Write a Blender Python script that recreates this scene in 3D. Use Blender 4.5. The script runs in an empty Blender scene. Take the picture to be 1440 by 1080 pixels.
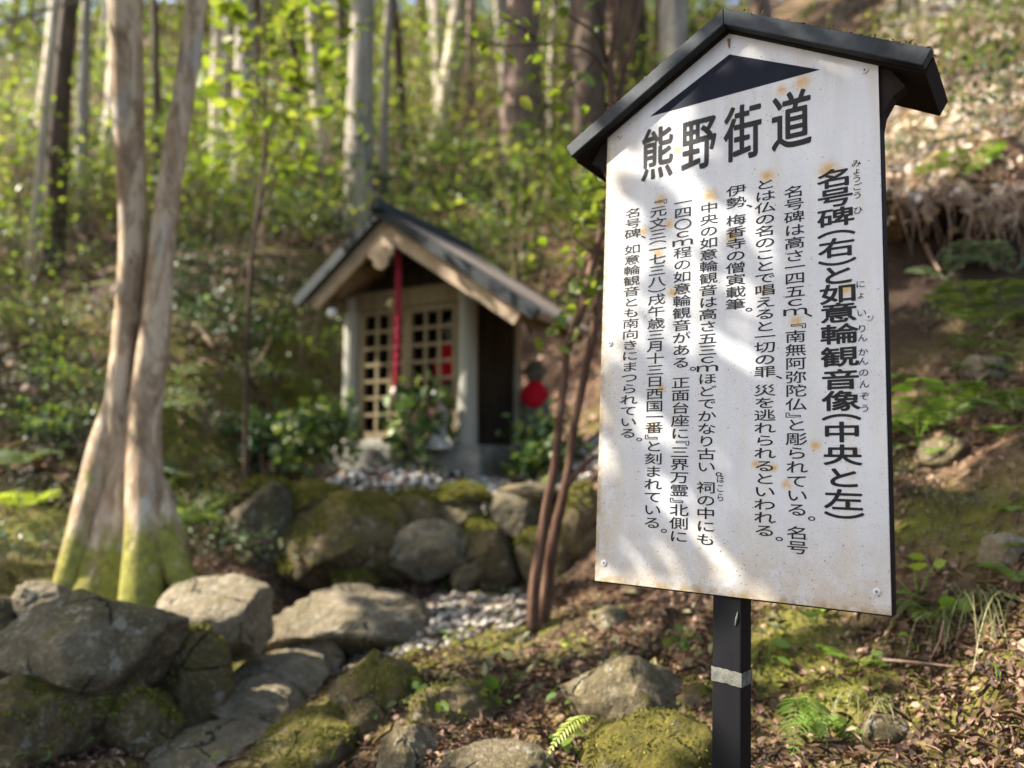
import bpy, math, random
import numpy as np
from mathutils import Vector, Matrix, noise as mnoise

random.seed(7); RNG = np.random.default_rng(7)
SC = bpy.context.scene
COL = SC.collection
rad = math.radians

# ------------------------------------------------------------------ camera
F = 1082.0; CX, CY = 720.0, 540.0; PITCH = rad(5.5); CAMZ = 1.5
CAM = np.array([0, 0, CAMZ])
FW = np.array([0, math.cos(PITCH), math.sin(PITCH)]); UP = np.array([0, -math.sin(PITCH), math.cos(PITCH)]); RT = np.array([1.0, 0, 0])
cam = bpy.data.cameras.new("camera"); camo = bpy.data.objects.new("camera", cam); COL.objects.link(camo)
camo.location = CAM; camo.rotation_euler = (rad(90) + PITCH, 0, 0)
cam.sensor_width = 36; cam.lens = 36 * F / 1440; cam.clip_start = .05; cam.clip_end = 400
cam.dof.use_dof = True; cam.dof.focus_distance = 1.43; cam.dof.aperture_fstop = 1.75; cam.dof.aperture_blades = 0
SC.camera = camo

# ------------------------------------------------------------------ sky and sun
SUN = np.array([-.74, .05, .67]); SUN /= np.linalg.norm(SUN)
w = bpy.data.worlds.new("World"); SC.world = w; w.use_nodes = True
nt = w.node_tree; bg = nt.nodes["Background"]
sky = nt.nodes.new("ShaderNodeTexSky"); sky.sky_type = 'NISHITA'; sky.sun_disc = False
sky.sun_elevation = math.asin(SUN[2]); sky.sun_rotation = math.atan2(SUN[0], SUN[1])
nt.links.new(sky.outputs[0], bg.inputs[0]); bg.inputs[1].default_value = 0.128; sky.dust_density = 3.0; sky.ozone_density = .6
sl = bpy.data.lights.new("sun", 'SUN'); sl.energy = 5.0; sl.angle = rad(.53); sl.color = (1, .93, .82)
so = bpy.data.objects.new("sun", sl); COL.objects.link(so)
so.rotation_euler = Vector(SUN).to_track_quat('Z', 'Y').to_euler(); so.location = (-8, 1, 12)
SC.view_settings.view_transform = 'Standard'; SC.view_settings.look = 'None'
SC.view_settings.exposure = 1.78; SC.view_settings.gamma = 1; SC.view_settings.use_curve_mapping = False
SC.cycles.use_denoising = True
SC.cycles.max_bounces = 6; SC.cycles.diffuse_bounces = 3; SC.cycles.transmission_bounces = 3
SC.cycles.sample_clamp_indirect = 6

# ------------------------------------------------------------------ helpers
def at(px, py, Y):
    d = FW * F + RT * (px - CX) - UP * (py - CY)
    return CAM + d * (Y / d[1])
def proj(P):
    P = np.atleast_2d(P) - CAM; d = np.maximum(P @ FW, 1e-3)
    return CX + F * (P @ RT) / d, CY - F * (P @ UP) / d, P @ FW
def tag(o, label=None, cat=None, group=None, kind=None):
    if label: o["label"] = label
    if cat: o["category"] = cat
    if group: o["group"] = group
    if kind: o["kind"] = kind
    return o
def empty(name, loc, label, cat, group=None, rot=None):
    o = bpy.data.objects.new(name, None); COL.objects.link(o); o.location = Vector(loc)
    o.empty_display_size = .1
    if rot is not None: o.rotation_euler = rot
    return tag(o, label, cat, group)
def mesh_np(name, V, Fq, mats, parent=None, smooth=False, loc=None, midx=None):
    """V Nx3, Fq list of arrays/lists of faces (tris/quads/ngons)."""
    me = bpy.data.meshes.new(name)
    if isinstance(Fq, np.ndarray):
        n, k = Fq.shape
        me.vertices.add(len(V)); me.vertices.foreach_set("co", np.asarray(V, dtype=np.float32).ravel())
        me.loops.add(n * k); me.loops.foreach_set("vertex_index", Fq.astype(np.int32).ravel())
        me.polygons.add(n); me.polygons.foreach_set("loop_start", np.arange(0, n * k, k, dtype=np.int32))
        me.polygons.foreach_set("loop_total", np.full(n, k, dtype=np.int32))
        me.update(calc_edges=True)
    else:
        me.from_pydata([tuple(map(float, v)) for v in V], [], [tuple(int(i) for i in f) for f in Fq]); me.update()
    if not isinstance(mats, (list, tuple)): mats = [mats]
    for m in mats: me.materials.append(m)
    if midx is not None: me.polygons.foreach_set("material_index", np.asarray(midx, dtype=np.int32))
    if smooth: me.polygons.foreach_set("use_smooth", np.ones(len(me.polygons), dtype=bool))
    o = bpy.data.objects.new(name, me); COL.objects.link(o)
    if parent is not None: o.parent = parent
    if loc is not None: o.location = Vector(loc)
    return o
class MB:
    def __init__(s): s.v = []; s.f = []
    def add(s, V, Fc):
        b = len(s.v); s.v += [tuple(map(float, v)) for v in V]; s.f += [tuple(int(i) + b for i in f) for f in Fc]
    def box(s, lo, hi, M=None):
        x0, y0, z0 = lo; x1, y1, z1 = hi
        V = [(x0,y0,z0),(x1,y0,z0),(x1,y1,z0),(x0,y1,z0),(x0,y0,z1),(x1,y0,z1),(x1,y1,z1),(x0,y1,z1)]
        if M is not None: V = [tuple(M @ Vector(v)) for v in V]
        s.add(V, [(0,3,2,1),(4,5,6,7),(0,1,5,4),(1,2,6,5),(2,3,7,6),(3,0,4,7)])
    def prism(s, poly, y0, y1):  # poly in (x,z), anticlockwise seen from -y
        n = len(poly)
        V = [(x, y0, z) for x, z in poly] + [(x, y1, z) for x, z in poly]
        s.add(V, [tuple(range(n)), tuple(range(2*n-1, n-1, -1))] + [(i, i+n, (i+1) % n + n, (i+1) % n) for i in range(n)])
    def tube(s, pts, rads, n=8, cap=True, jit=0.0, flute=None):
        pts = [np.array(p, float) for p in pts]; V = []; Fc = []
        ref = np.array([0.31, .95, .1])
        for i, p in enumerate(pts):
            t = pts[min(i+1, len(pts)-1)] - pts[max(i-1, 0)]; t /= (np.linalg.norm(t) + 1e-9)
            a = np.cross(t, ref); a /= (np.linalg.norm(a) + 1e-9); b = np.cross(t, a)
            for k in range(n):
                th = 2*math.pi*k/n; r = rads[i]
                if flute: r *= flute(th, i, p)
                if jit: r *= 1 + jit*mnoise.noise(Vector((math.cos(th)*1.7 + p[0]*.3, math.sin(th)*1.7, p[2]*1.6 + p[1])))
                V.append(p + r*(math.cos(th)*a + math.sin(th)*b))
        for i in range(len(pts)-1):
            for k in range(n):
                k2 = (k+1) % n
                Fc.append((i*n+k, i*n+k2, (i+1)*n+k2, (i+1)*n+k))
        if cap: Fc += [tuple(range(n-1, -1, -1)), tuple(range((len(pts)-1)*n, len(pts)*n))]
        s.add(V, Fc)
    def build(s, name, m, parent=None, smooth=False, loc=None, bevel=0):
        o = mesh_np(name, s.v, s.f, m, parent, smooth, loc)
        if bevel:
            b = o.modifiers.new("bevel", 'BEVEL'); b.width = bevel; b.segments = 2; b.limit_method = 'ANGLE'
        return o
def spline(pts, n):
    pts = np.array(pts, float); m = len(pts); out = []
    t = np.linspace(0, m-1, n)
    for x in t:
        i = min(int(x), m-2); u = x-i
        p0, p1, p2, p3 = pts[max(i-1,0)], pts[i], pts[i+1], pts[min(i+2,m-1)]
        out.append(.5*((2*p1)+(-p0+p2)*u+(2*p0-5*p1+4*p2-p3)*u*u+(-p0+3*p1-3*p2+p3)*u**3))
    return np.array(out)
def dup(root, loc, rotz=0, scale=1, label=None, group=None):
    r = root.copy(); COL.objects.link(r); r.location = Vector(loc); r.rotation_euler = (0, 0, rotz); r.scale = (scale,)*3
    if label: r["label"] = label
    if group: r["group"] = group
    for ch in list(root.children):
        c = ch.copy(); COL.objects.link(c); c.parent = r
        for g in ch.children:
            d = g.copy(); COL.objects.link(d); d.parent = c
    return r
# value noise (numpy)
_T = np.random.default_rng(3).random((256, 256))
def vnoise(x, y):
    xi = np.floor(x).astype(int); yi = np.floor(y).astype(int); u = x-xi; v = y-yi
    u = u*u*(3-2*u); v = v*v*(3-2*v)
    a = _T[xi & 255, yi & 255]; b = _T[(xi+1) & 255, yi & 255]; c = _T[xi & 255, (yi+1) & 255]; d = _T[(xi+1) & 255, (yi+1) & 255]
    return (a*(1-u)+b*u)*(1-v)+(c*(1-u)+d*u)*v - .5
def fbm(x, y, o=4):
    s = 0; a = 1
    for k in range(o): s = s + a*vnoise(x*2**k + 17.3*k, y*2**k + 5.1*k); a *= .5
    return s

# ------------------------------------------------------------------ materials
def mat(name, fn):
    m = bpy.data.materials.new(name); m.use_nodes = True; t = m.node_tree
    N = lambda ty, **kw: _node(t, ty, **kw)
    fn(t, N, t.nodes["Principled BSDF"]); return m
def _node(t, ty, **kw):
    n = t.nodes.new("ShaderNode" + ty)
    for k, v in kw.items():
        if k == 'inp':
            for a, b in v.items():
                if isinstance(b, bpy.types.NodeSocket): t.links.new(b, n.inputs[a])
                else: n.inputs[a].default_value = b
        else: setattr(n, k, v)
    return n
def ramp(N, fac, stops, interp='LINEAR'):
    r = N("ValToRGB", inp={0: fac}); r.color_ramp.interpolation = interp
    e = r.color_ramp.elements
    while len(e) < len(stops): e.new(.5)
    for i, (p, c) in enumerate(stops):
        e[i].position = p; e[i].color = (*c, 1) if len(c) == 3 else c
    return r.outputs[0]
def mixc(N, fac, a, b, mode='MIX'):
    n = N("Mix", data_type='RGBA', blend_type=mode)
    t = n.id_data
    for idx, v in ((0, fac), (6, a), (7, b)):
        if isinstance(v, bpy.types.NodeSocket): t.links.new(v, n.inputs[idx])
        else: n.inputs[idx].default_value = v if idx == 0 else ((*v, 1) if len(v) == 3 else v)
    return n.outputs[2]
def objco(N): return N("TexCoord").outputs["Object"]
def geo(N): return N("NewGeometry")
def nz(N, co, scale, detail=4, rough=.55, dist=0.0):
    return N("TexNoise", inp={"Vector": co, "Scale": scale, "Detail": detail, "Roughness": rough, "Distortion": dist}).outputs[0]
def mapr(N, v, a, b, c=0., d=1.):
    return N("MapRange", inp={0: v, 1: a, 2: b, 3: c, 4: d}).outputs[0]
def math2(N, op, a, b=0.0):
    return N("Math", operation=op, inp={0: a, 1: b}).outputs[0]
def bump(N, t, p, h, s, d=.02):
    b = N("Bump", inp={"Strength": s, "Distance": d, "Height": h}); t.links.new(b.outputs[0], p.inputs["Normal"])
def setp(t, p, col=None, rough=.8, spec=.3):
    if isinstance(col, bpy.types.NodeSocket): t.links.new(col, p.inputs["Base Color"])
    elif col is not None: p.inputs["Base Color"].default_value = (*col, 1)
    p.inputs["Roughness"].default_value = rough; p.inputs["Specular IOR Level"].default_value = spec
def stretch(N, co, s): return N("Mapping", inp={0: co, 3: s}).outputs[0]

def m_ground(t, N, p):
    co = objco(N)
    v = N("TexVoronoi", inp={"Vector": co, "Scale": 38., "Randomness": 1.}); cell = v.outputs["Color"]
    sep = N("SeparateColor", inp={0: cell})
    lit = ramp(N, sep.outputs[0], [(0, (.045, .022, .012)), (.35, (.11, .058, .032)), (.7, (.19, .11, .068)), (1, (.30, .20, .135))])
    soil = mixc(N, nz(N, co, 9), (.018, .012, .008), (.08, .05, .028))
    c = mixc(N, mapr(N, nz(N, co, 1.7, 5), .38, .58), soil, lit)
    moss = mixc(N, nz(N, co, 14), (.05, .055, .008), (.17, .16, .025))
    mk = mapr(N, nz(N, co, .8, 6, .65), .52, .62)
    hb = N("Attribute", attribute_name="moss"); mk2 = N("Math", operation='MAXIMUM', inp={0: math2(N, 'MULTIPLY', mk, .75), 1: math2(N, 'MULTIPLY', hb.outputs["Fac"], mapr(N, nz(N, co, 4, 5), .33, .5))}).outputs[0]
    c = mixc(N, mk2, c, moss)
    c = mixc(N, N('Attribute', attribute_name='bare').outputs['Fac'], c, mixc(N, nz(N, co, 9, 5), (.012, .008, .006), (.055, .032, .02)))  # dark bare soil, its tone also standing for shade below the lip
    setp(t, p, c, .9, .2)
    h = math2(N, 'ADD', nz(N, co, 30, 5), math2(N, 'MULTIPLY', v.outputs["Distance"], .6))
    bump(N, t, p, h, .9, .03)
M_GROUND = mat("forest_floor", m_ground)

def m_rock(base, dark, moss_amt, lichen):
    def fn(t, N, p):
        co = objco(N); info = N("ObjectInfo")
        co2 = N("VectorMath", operation='ADD', inp={0: co, 1: N("CombineXYZ", inp={0: math2(N, 'MULTIPLY', info.outputs["Random"], 37.)}).outputs[0]}).outputs[0]
        c = mixc(N, mapr(N, nz(N, co2, 5, 7, .65, .6), .32, .68), dark, base)
        c = mixc(N, mapr(N, nz(N, co2, 14, 6, .7, .4), .42, .66, 0, .75), c, tuple(x*.4 for x in base)); c = mixc(N, mapr(N, nz(N, co2, 9, 6, .7), .55, .68, 0, .5), c, (.26, .20, .10))
        c = mixc(N, mapr(N, nz(N, co2, 4, 6, .7, .5), .42, .62, 0, .6), c, (.15, .13, .045))
        st = nz(N, stretch(N, co2, (3, 3, 16)), 2.2, 6, .6, .8)
        c = mixc(N, mapr(N, st, .45, .65, 0, .55), c, tuple(x*.45 for x in base))
        wv = N('VectorMath', operation='ADD', inp={0: co2, 1: N('VectorMath', operation='SCALE', inp={0: N('TexNoise', inp={'Vector': co2, 'Scale': 6., 'Detail': 4.}).outputs[1], 3: .16}).outputs[0]}).outputs[0]
        ck = N('TexVoronoi', feature='DISTANCE_TO_EDGE', inp={'Vector': wv, 'Scale': 3.4}).outputs['Distance']; ckm = math2(N, 'MULTIPLY', mapr(N, ck, .004, .022, 1, 0), mapr(N, nz(N, co2, 4, 3), .45, .58))
        c = mixc(N, math2(N, 'MULTIPLY', ckm, .85), c, (.02, .017, .012))
        c = mixc(N, mapr(N, nz(N, co2, 55, 4, .7), .52, .72, 0, .55), c, tuple(min(.6, x*1.9) for x in base))
        lm = mapr(N, nz(N, co2, 16, 6, .65), .60 - lichen*.08, .66 - lichen*.08)
        c = mixc(N, math2(N, 'MULTIPLY', lm, .6), c, (.44, .43, .37))
        nrm = N("SeparateXYZ", inp={0: geo(N).outputs["Normal"]}).outputs[2]
        mm = math2(N, 'ADD', mapr(N, nrm, -.3, .9, -.12, .10), nz(N, co2, 3.2, 6, .7))
        mk = mapr(N, mm, .65 - moss_amt*.22, .71 - moss_amt*.22)
        moss = mixc(N, mapr(N, nz(N, co2, 22, 6, .7), .3, .7), (.05, .046, .008), (.21, .185, .03))
        c = mixc(N, mk, c, moss)
        c = mixc(N, 1.0, c, (.70, .66, .59), 'MULTIPLY')
        setp(t, p, c, .85, .25)
        h = math2(N, 'ADD', nz(N, co2, 18, 8, .7), math2(N, 'MULTIPLY', nz(N, co2, 70, 3), .35))
        h = math2(N, 'SUBTRACT', h, math2(N, 'MULTIPLY', ckm, .8))
        bump(N, t, p, h, .9, .04)
    return fn
M_ROCK = mat("grey_rock", m_rock((.33, .275, .18), (.09, .07, .042), .05, .25))
M_ROCKD = mat("dark_rock", m_rock((.27, .235, .165), (.06, .05, .034), -.1, .35))
M_ROCKM = mat("mossy_rock", m_rock((.28, .215, .12), (.065, .05, .028), .55, .25))
M_ROCKMM = mat("very_mossy_rock", m_rock((.2, .18, .14), (.05, .045, .03), 1.25, .2))
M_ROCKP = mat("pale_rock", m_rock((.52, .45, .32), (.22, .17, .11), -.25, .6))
M_SLAB = mat("slab_rock", m_rock((.47, .40, .29), (.14, .11, .075), -.25, .2))

def m_bark(c1, c2, c3, sx=14, moss=0.0, peel=0.0, zs=.14):
    def fn(t, N, p):
        co = objco(N)
        f = nz(N, stretch(N, co, (sx, sx, sx*zs)), 1., 7, .7, .3)
        c = ramp(N, f, [(.28, c1), (.5, c2), (.72, c3)])
        c = mixc(N, mapr(N, nz(N, co, 2.5, 4), .5, .7, 0, .6), c, tuple(.55*x for x in c2))
        if peel:
            pk = nz(N, stretch(N, co, (5, 5, 1.4)), 1.3, 5, .6, 1.1)
            c = mixc(N, mapr(N, pk, .50, .55, 0, peel), c, (.62, .48, .33)); c = mixc(N, mapr(N, nz(N, stretch(N, co, (7, 7, 3.2)), 2.2, 6, .75), .52, .62, 0, .6), c, (.17, .11, .07))
            c = mixc(N, mapr(N, nz(N, stretch(N, co, (3, 3, 1)), 3., 4), .58, .66, 0, .6), c, (.42, .42, .38))
        if moss:
            z = N("SeparateXYZ", inp={0: co}).outputs[2]
            k = math2(N, 'ADD', mapr(N, z, 0, moss, .33, -.26), math2(N, 'ADD', math2(N, 'MULTIPLY', nz(N, stretch(N, co, (1, 1, .5)), 6, 7, .75), 1.5), -.25))
            c = mixc(N, mapr(N, k, .50, .70, 0, .92), c, mixc(N, mapr(N, nz(N, co, 28, 6, .75), .3, .7), (.07, .07, .01), (.33, .32, .04)))
        setp(t, p, c, .85, .2)
        bump(N, t, p, f, .8, .03)
    return fn
M_STEW = mat("peeling_bark", m_bark((.15, .09, .05), (.38, .265, .165), (.54, .45, .34), 12, 1.0, .8, .4))
M_CEDAR = mat("cedar_bark", m_bark((.07, .04, .03), (.19, .125, .10), (.32, .23, .18), 12))
M_GREYB = mat("grey_bark", m_bark((.12, .10, .08), (.28, .245, .20), (.44, .40, .33), 10))
M_DARKB = mat("dark_bark", m_bark((.03, .02, .015), (.085, .058, .04), (.16, .11, .08), 12))
M_REDB = mat("red_sapling_bark", m_bark((.045, .022, .014), (.11, .058, .036), (.21, .125, .085), 26))
M_PALEB = mat("pale_bark", m_bark((.25, .20, .15), (.42, .36, .27), (.58, .52, .42), 12))
M_TWIG = mat("twig_wood", m_bark((.12, .08, .05), (.24, .16, .11), (.38, .27, .2), 20))
M_DEADW = mat("dead_wood", m_bark((.2, .12, .08), (.36, .24, .17), (.5, .36, .27), 20))

def m_leaf(cols, trans=.45, rough=.45):
    def fn(t, N, p):
        r = geo(N).outputs["Random Per Island"]
        n = len(cols)
        c = ramp(N, r, [(i/(n-1), cc) for i, cc in enumerate(cols)])
        setp(t, p, c, rough, .4)
        tl = N("BsdfTranslucent"); tc = mixc(N, 1.0, c, (1.2, 1.25, .6), 'MULTIPLY'); t.links.new(tc, tl.inputs[0])
        mx = N("MixShader", inp={0: trans}); t.links.new(p.outputs[0], mx.inputs[1]); t.links.new(tl.outputs[0], mx.inputs[2])
        t.links.new(mx.outputs[0], t.nodes["Material Output"].inputs[0])
    return fn
M_LYEL = mat("leaf_young", m_leaf([(.10, .15, .02), (.17, .23, .03), (.22, .26, .05), (.32, .33, .09)], .44))
M_LMID = mat("leaf_mid", m_leaf([(.05, .10, .02), (.09, .15, .025), (.14, .19, .03), (.22, .24, .06)], .45))
M_LDARK = mat("leaf_dark", m_leaf([(.012, .035, .015), (.025, .06, .025), (.04, .08, .03), (.09, .13, .06)], .2, .55))
M_LSHRINE = mat("leaf_evergreen", m_leaf([(.025, .06, .025), (.05, .10, .03), (.12, .17, .045), (.28, .32, .08)], .25, .5))
M_LOLIVE = mat("leaf_olive", m_leaf([(.07, .08, .03), (.12, .125, .045), (.19, .18, .07), (.30, .27, .13)], .4))
M_FERN = mat("leaf_fern", m_leaf([(.12, .20, .03), (.17, .27, .04), (.20, .30, .05)], .45))
M_FERNY = mat("leaf_fern_yellow", m_leaf([(.26, .32, .05), (.32, .38, .06), (.36, .40, .08)], .5))
M_LGREY = mat("leaf_pale", m_leaf([(.10, .16, .09), (.15, .20, .10), (.20, .25, .14)], .3, .6))
M_DRY = mat("dry_leaves", m_leaf([(.022, .012, .008), (.045, .023, .014), (.08, .04, .023), (.12, .062, .036), (.19, .105, .065), (.34, .225, .15)], .12, .7))
M_DRYP = mat("pale_dry_leaves", m_leaf([(.28, .18, .12), (.48, .36, .27), (.62, .50, .40), (.72, .64, .54)], .15, .7))
M_GRASS = mat("dry_grass", m_leaf([(.10, .12, .03), (.19, .19, .07), (.30, .27, .13)], .3))
M_MOSS = mat("moss_tufts", m_leaf([(.06, .07, .008), (.13, .13, .015), (.24, .22, .03)], .3, .9))

def plain(name, col, rough=.6, spec=.3, var=.25, sc=8, st=(1, 1, 1), bmp=0.):
    def fn(t, N, p):
        f = nz(N, stretch(N, objco(N), st), sc, 6, .6)
        c = mixc(N, mapr(N, f, .3, .7), tuple(x*(1-var) for x in col), tuple(min(1, x*(1+var)) for x in col))
        setp(t, p, c, rough, spec)
        if bmp: bump(N, t, p, f, bmp, .01)
    return mat(name, fn)
M_BLACKW = plain("black_painted_wood", (.007, .007, .008), .7, .12, .35, 14, (1, 1, .15), .25)
M_ROOFPAINT = plain("slate_paint", (.018, .023, .026), .6, .2, .7, 18, (1, 1, 1), .15)
M_BROWNW = plain("brown_batten_wood", (.07, .038, .022), .7, .2, .4, 16, (1, 1, .1), .3)
M_SOFFIT = plain("soffit_wood", (.010, .006, .005), .9, .2, .4, 12, (1, .2, 1), .2)
M_INK = plain("black_lettering", (.008, .008, .009), .6, .2, .3, 30)
M_NAVY = plain("navy_triangle_paint", (.004, .006, .014), .6, .10, .3, 20)
M_STEEL = plain("screw_steel", (.45, .45, .44), .35, .5, .2, 60)
M_RUSTY = plain("rust", (.25, .12, .03), .9, .1, .4, 60)
M_TAPE = plain("old_tape", (.12, .12, .10), .8, .2, .5, 40, (1, 1, 1), .4)
M_GREYW = plain("weathered_post_wood", (.29, .28, .23), .8, .2, .25, 10, (1, 1, .12), .3)
M_TANW = plain("pale_new_wood", (.38, .285, .19), .7, .2, .22, 9, (1, 1, 1), .2)
M_LATT = plain("lattice_wood", (.20, .155, .085), .75, .2, .25, 12, (1, 1, .2), .2)
M_DARKW = plain("shrine_wall_wood", (.030, .025, .017), .9, .1, .35, 9, (1, 1, .3), .3)
M_ROOFB = plain("shrine_roof_bark", (.30, .235, .18), .9, .15, .3, 8, (.4, 3, 1), .4)
M_COPPER = plain("shrine_roof_edge", (.016, .022, .025), .6, .25, .3, 10)
M_PLINTH = plain("plinth_stone", (.17, .165, .14), .9, .2, .5, 7, (1, 1, 1), .5)
M_ROPE = plain("red_rope", (.33, .03, .05), .8, .15, .25, 30, (1, 1, 1), .3)
M_ROPEW = plain("pale_rope_end", (.55, .42, .40), .8, .15, .25, 30)
M_RED = plain("red_cloth", (.50, .008, .02), .8, .15, .15, 12)
M_STATUE = plain("statue_granite", (.14, .135, .11), .9, .2, .4, 20, (1, 1, 1), .4)
M_STATUEP = plain("pale_statue_stone", (.42, .42, .40), .9, .2, .35, 20, (1, 1, 1), .4)
M_PINK = plain("salmon_cloth", (.55, .32, .25), .8, .15, .2, 20)
M_LAMP = plain("white_lamp_glass", (.75, .75, .74), .3, .5, .05, 10)
M_VASE = plain("stone_vase", (.09, .085, .06), .85, .2, .4, 14, (1, 1, 1), .4)
M_PEBG = mat("grey_pebbles", lambda t, N, p: setp(t, p, ramp(N, geo(N).outputs["Random Per Island"], [(0, (.10, .085, .065)), (.5, (.22, .195, .155)), (1, (.46, .42, .35))]), .85, .2))
M_PEB = mat("white_pebbles", lambda t, N, p: setp(t, p, ramp(N, geo(N).outputs["Random Per Island"], [(0, (.20, .185, .155)), (.4, (.42, .40, .35)), (1, (.70, .68, .62))]), .8, .25))

RUST = [(.462,.777,.020),(.352,.79,.016),(.237,.772,.018),(.131,.785,.014),(.166,.888,.013),(.418,.962,.016),(.38,.957,.012),(.151,.73,.012),(.093,.725,.012),(.283,.68,.014),(.161,.585,.013),(.128,.672,.012),(.346,.565,.011),(.49,.55,.012),(.435,.275,.010),(.404,.50,.013),(.362,.235,.009),(.14,.39,.010),(.12,.31,.012),(.50,.265,.008),(.385,.205,.010),(.33,.24,.009)]
def m_panel(t, N, p):
    co = objco(N)
    base = mixc(N, mapr(N, nz(N, stretch(N, co, (6, 6, 2)), 2.2, 5), .3, .7), (.40, .41, .425), (.49, .50, .51))
    sp = N("SeparateXYZ", inp={0: co}); u, z = sp.outputs[0], sp.outputs[2]
    # dirt towards the left and lower edges
    edge = N("Math", operation='MAXIMUM', inp={0: mapr(N, u, .0, .09, 1, 0), 1: mapr(N, z, .0, .16, .85, 0)}).outputs[0]
    dirt = math2(N, 'MULTIPLY', edge, mapr(N, nz(N, co, 26, 6, .7), .34, .56))
    c = mixc(N, math2(N, 'MULTIPLY', dirt, .72), base, (.33, .24, .13))
    st = nz(N, stretch(N, co, (38, 38, 3)), 1., 5, .6)
    c = mixc(N, mapr(N, st, .46, .70, 0, .38), c, (.42, .37, .28))
    # fine specks
    v = N("TexVoronoi", inp={"Vector": co, "Scale": 430.})
    rnd = N("SeparateColor", inp={0: v.outputs["Color"]}).outputs[0]
    dens = math2(N, 'ADD', mapr(N, nz(N, co, 7, 4), .38, .66, .0, .28), math2(N, 'MULTIPLY', edge, .34))
    sk = math2(N, 'MULTIPLY', math2(N, 'LESS_THAN', rnd, dens), mapr(N, v.outputs["Distance"], .16, .34, 1, 0))
    c = mixc(N, math2(N, 'MULTIPLY', sk, .8), c, (.11, .085, .055))
    g2 = N('TexVoronoi', inp={'Vector': co, 'Scale': 150.}); rn2 = N('SeparateColor', inp={0: g2.outputs['Color']}); big = math2(N, 'MULTIPLY', math2(N, 'LESS_THAN', rn2.outputs[1], math2(N, 'MULTIPLY', dens, .22)), mapr(N, math2(N, 'ADD', g2.outputs['Distance'], nz(N, co, 300, 2)), .5, .75, 1, 0)); c = mixc(N, math2(N, 'MULTIPLY', big, .8), c, (.07, .05, .03))
    c = mixc(N, mapr(N, nz(N, co, 260, 3, .7), .52, .75, 0, .22), c, (.36, .33, .27))
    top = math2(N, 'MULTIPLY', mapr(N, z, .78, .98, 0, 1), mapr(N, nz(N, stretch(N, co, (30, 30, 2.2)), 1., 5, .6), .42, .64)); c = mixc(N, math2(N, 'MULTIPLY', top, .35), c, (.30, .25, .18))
    tot = None
    wob = nz(N, co, 90, 4, .7)
    for (a, b, r) in RUST:
        d = N("VectorMath", operation='DISTANCE', inp={0: stretch(N, co, (1, 0, 1)), 1: (a, 0, b)}).outputs["Value"]
        k = N("MapRange", interpolation_type='SMOOTHSTEP', inp={0: d, 1: 0., 2: r*1.5, 3: 1., 4: 0.}).outputs[0]
        tot = k if tot is None else N("Math", operation='MAXIMUM', inp={0: tot, 1: k}).outputs[0]
    rk = math2(N, 'MULTIPLY', tot, mapr(N, wob, .30, .52))
    c = mixc(N, math2(N, 'MULTIPLY', rk, .95), c, (.40, .235, .035))
    eb = N("Math", operation='MAXIMUM', inp={0: mapr(N, u, .002, .012, 1, 0), 1: mapr(N, z, .003, .018, 1, 0)}).outputs[0]
    c = mixc(N, math2(N, 'MULTIPLY', eb, mapr(N, nz(N, co, 60, 4), .35, .6)), c, (.26, .19, .09))
    setp(t, p, c, .42, .4)
    bump(N, t, p, nz(N, co, 5, 3), .12, .01)
M_PANEL = mat("white_enamel_panel", m_panel)

# ------------------------------------------------------------------ terrain
CP = [(0,1080,2.35),(200,1080,2.45),(310,1065,2.75),(370,985,3.25),(430,930,3.6),(350,1030,2.95),(550,1080,2.1),(720,1080,2.0),(900,1080,1.95),(1030,1080,1.9),(1200,1080,1.8),(1440,1080,1.65),
 (560,852,4.1),(640,842,4.4),(450,812,4.9),(600,820,4.9),(740,830,4.7),(660,900,3.2),(520,960,2.75),(760,930,2.8),(440,1040,2.5),
 (450,695,5.15),(600,688,5.25),(800,690,5.1),(480,674,5.9),(700,674,5.8),
 (430,640,7.4),(620,600,8.),(800,640,7.4),(380,655,6.5),(300,700,5.4),(300,800,4.5),(150,838,3.9),(60,835,3.7),
 (0,800,4.1),(50,700,5.),(50,560,6.1),(50,420,7.6),(100,370,9),(300,480,7.1),(350,550,6.7),(300,380,8.6),(420,400,8.6),
 (500,325,10.5),(700,335,10.5),(850,300,9.5),(100,250,14),(500,230,15),(750,200,14),(100,150,20),(500,120,22),(800,100,19),(500,30,31),(100,30,31),(900,30,27),(-200,300,11),(-200,600,5.2),(-150,900,3.2),
 (900,850,3.1),(1000,885,2.7),(1100,850,2.55),(1300,860,2.3),(1440,850,2.05),(1300,690,2.9),(1440,670,2.6),(1290,570,3.3),(1440,560,3.0),(1300,450,3.75),(1440,430,3.5),
 (1300,310,4.25),(1440,300,4.1),(1300,255,4.4),(1440,240,4.25),(1350,100,6.2),(1440,30,6.6),(1250,40,8.),(1600,400,3.2),(1600,100,5.2),(1600,800,1.9),
 (1000,650,4.3),(1000,450,5.7),(1000,250,8.2),(1000,100,13),(860,600,5.6)]
pts = [at(*c) for c in CP]
pts += [np.array(q, float) for q in [(0,0,.05),(-2,0,-.05),(2,0,.75),(0,-6,-.4),(-6,0,.0),(-7,4,.6),(6,-3,2.2),(-14,8,2.),(14,6,10),(-25,30,15),(25,30,22),(0,60,36),(-30,60,34),(30,60,40),(-12,-8,-.6),(12,-10,4)]]
pts = np.array(pts); PX, PZ = pts[:, :2], pts[:, 2]
def _U(d2): return np.where(d2 > 1e-9, d2*np.log(d2 + 1e-9)*.5, 0)
_n = len(PX); _K = _U(((PX[:, None]-PX[None])**2).sum(-1)) + np.eye(_n)*.015
_P = np.hstack([np.ones((_n, 1)), PX]); _A = np.block([[_K, _P], [_P.T, np.zeros((3, 3))]])
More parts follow.
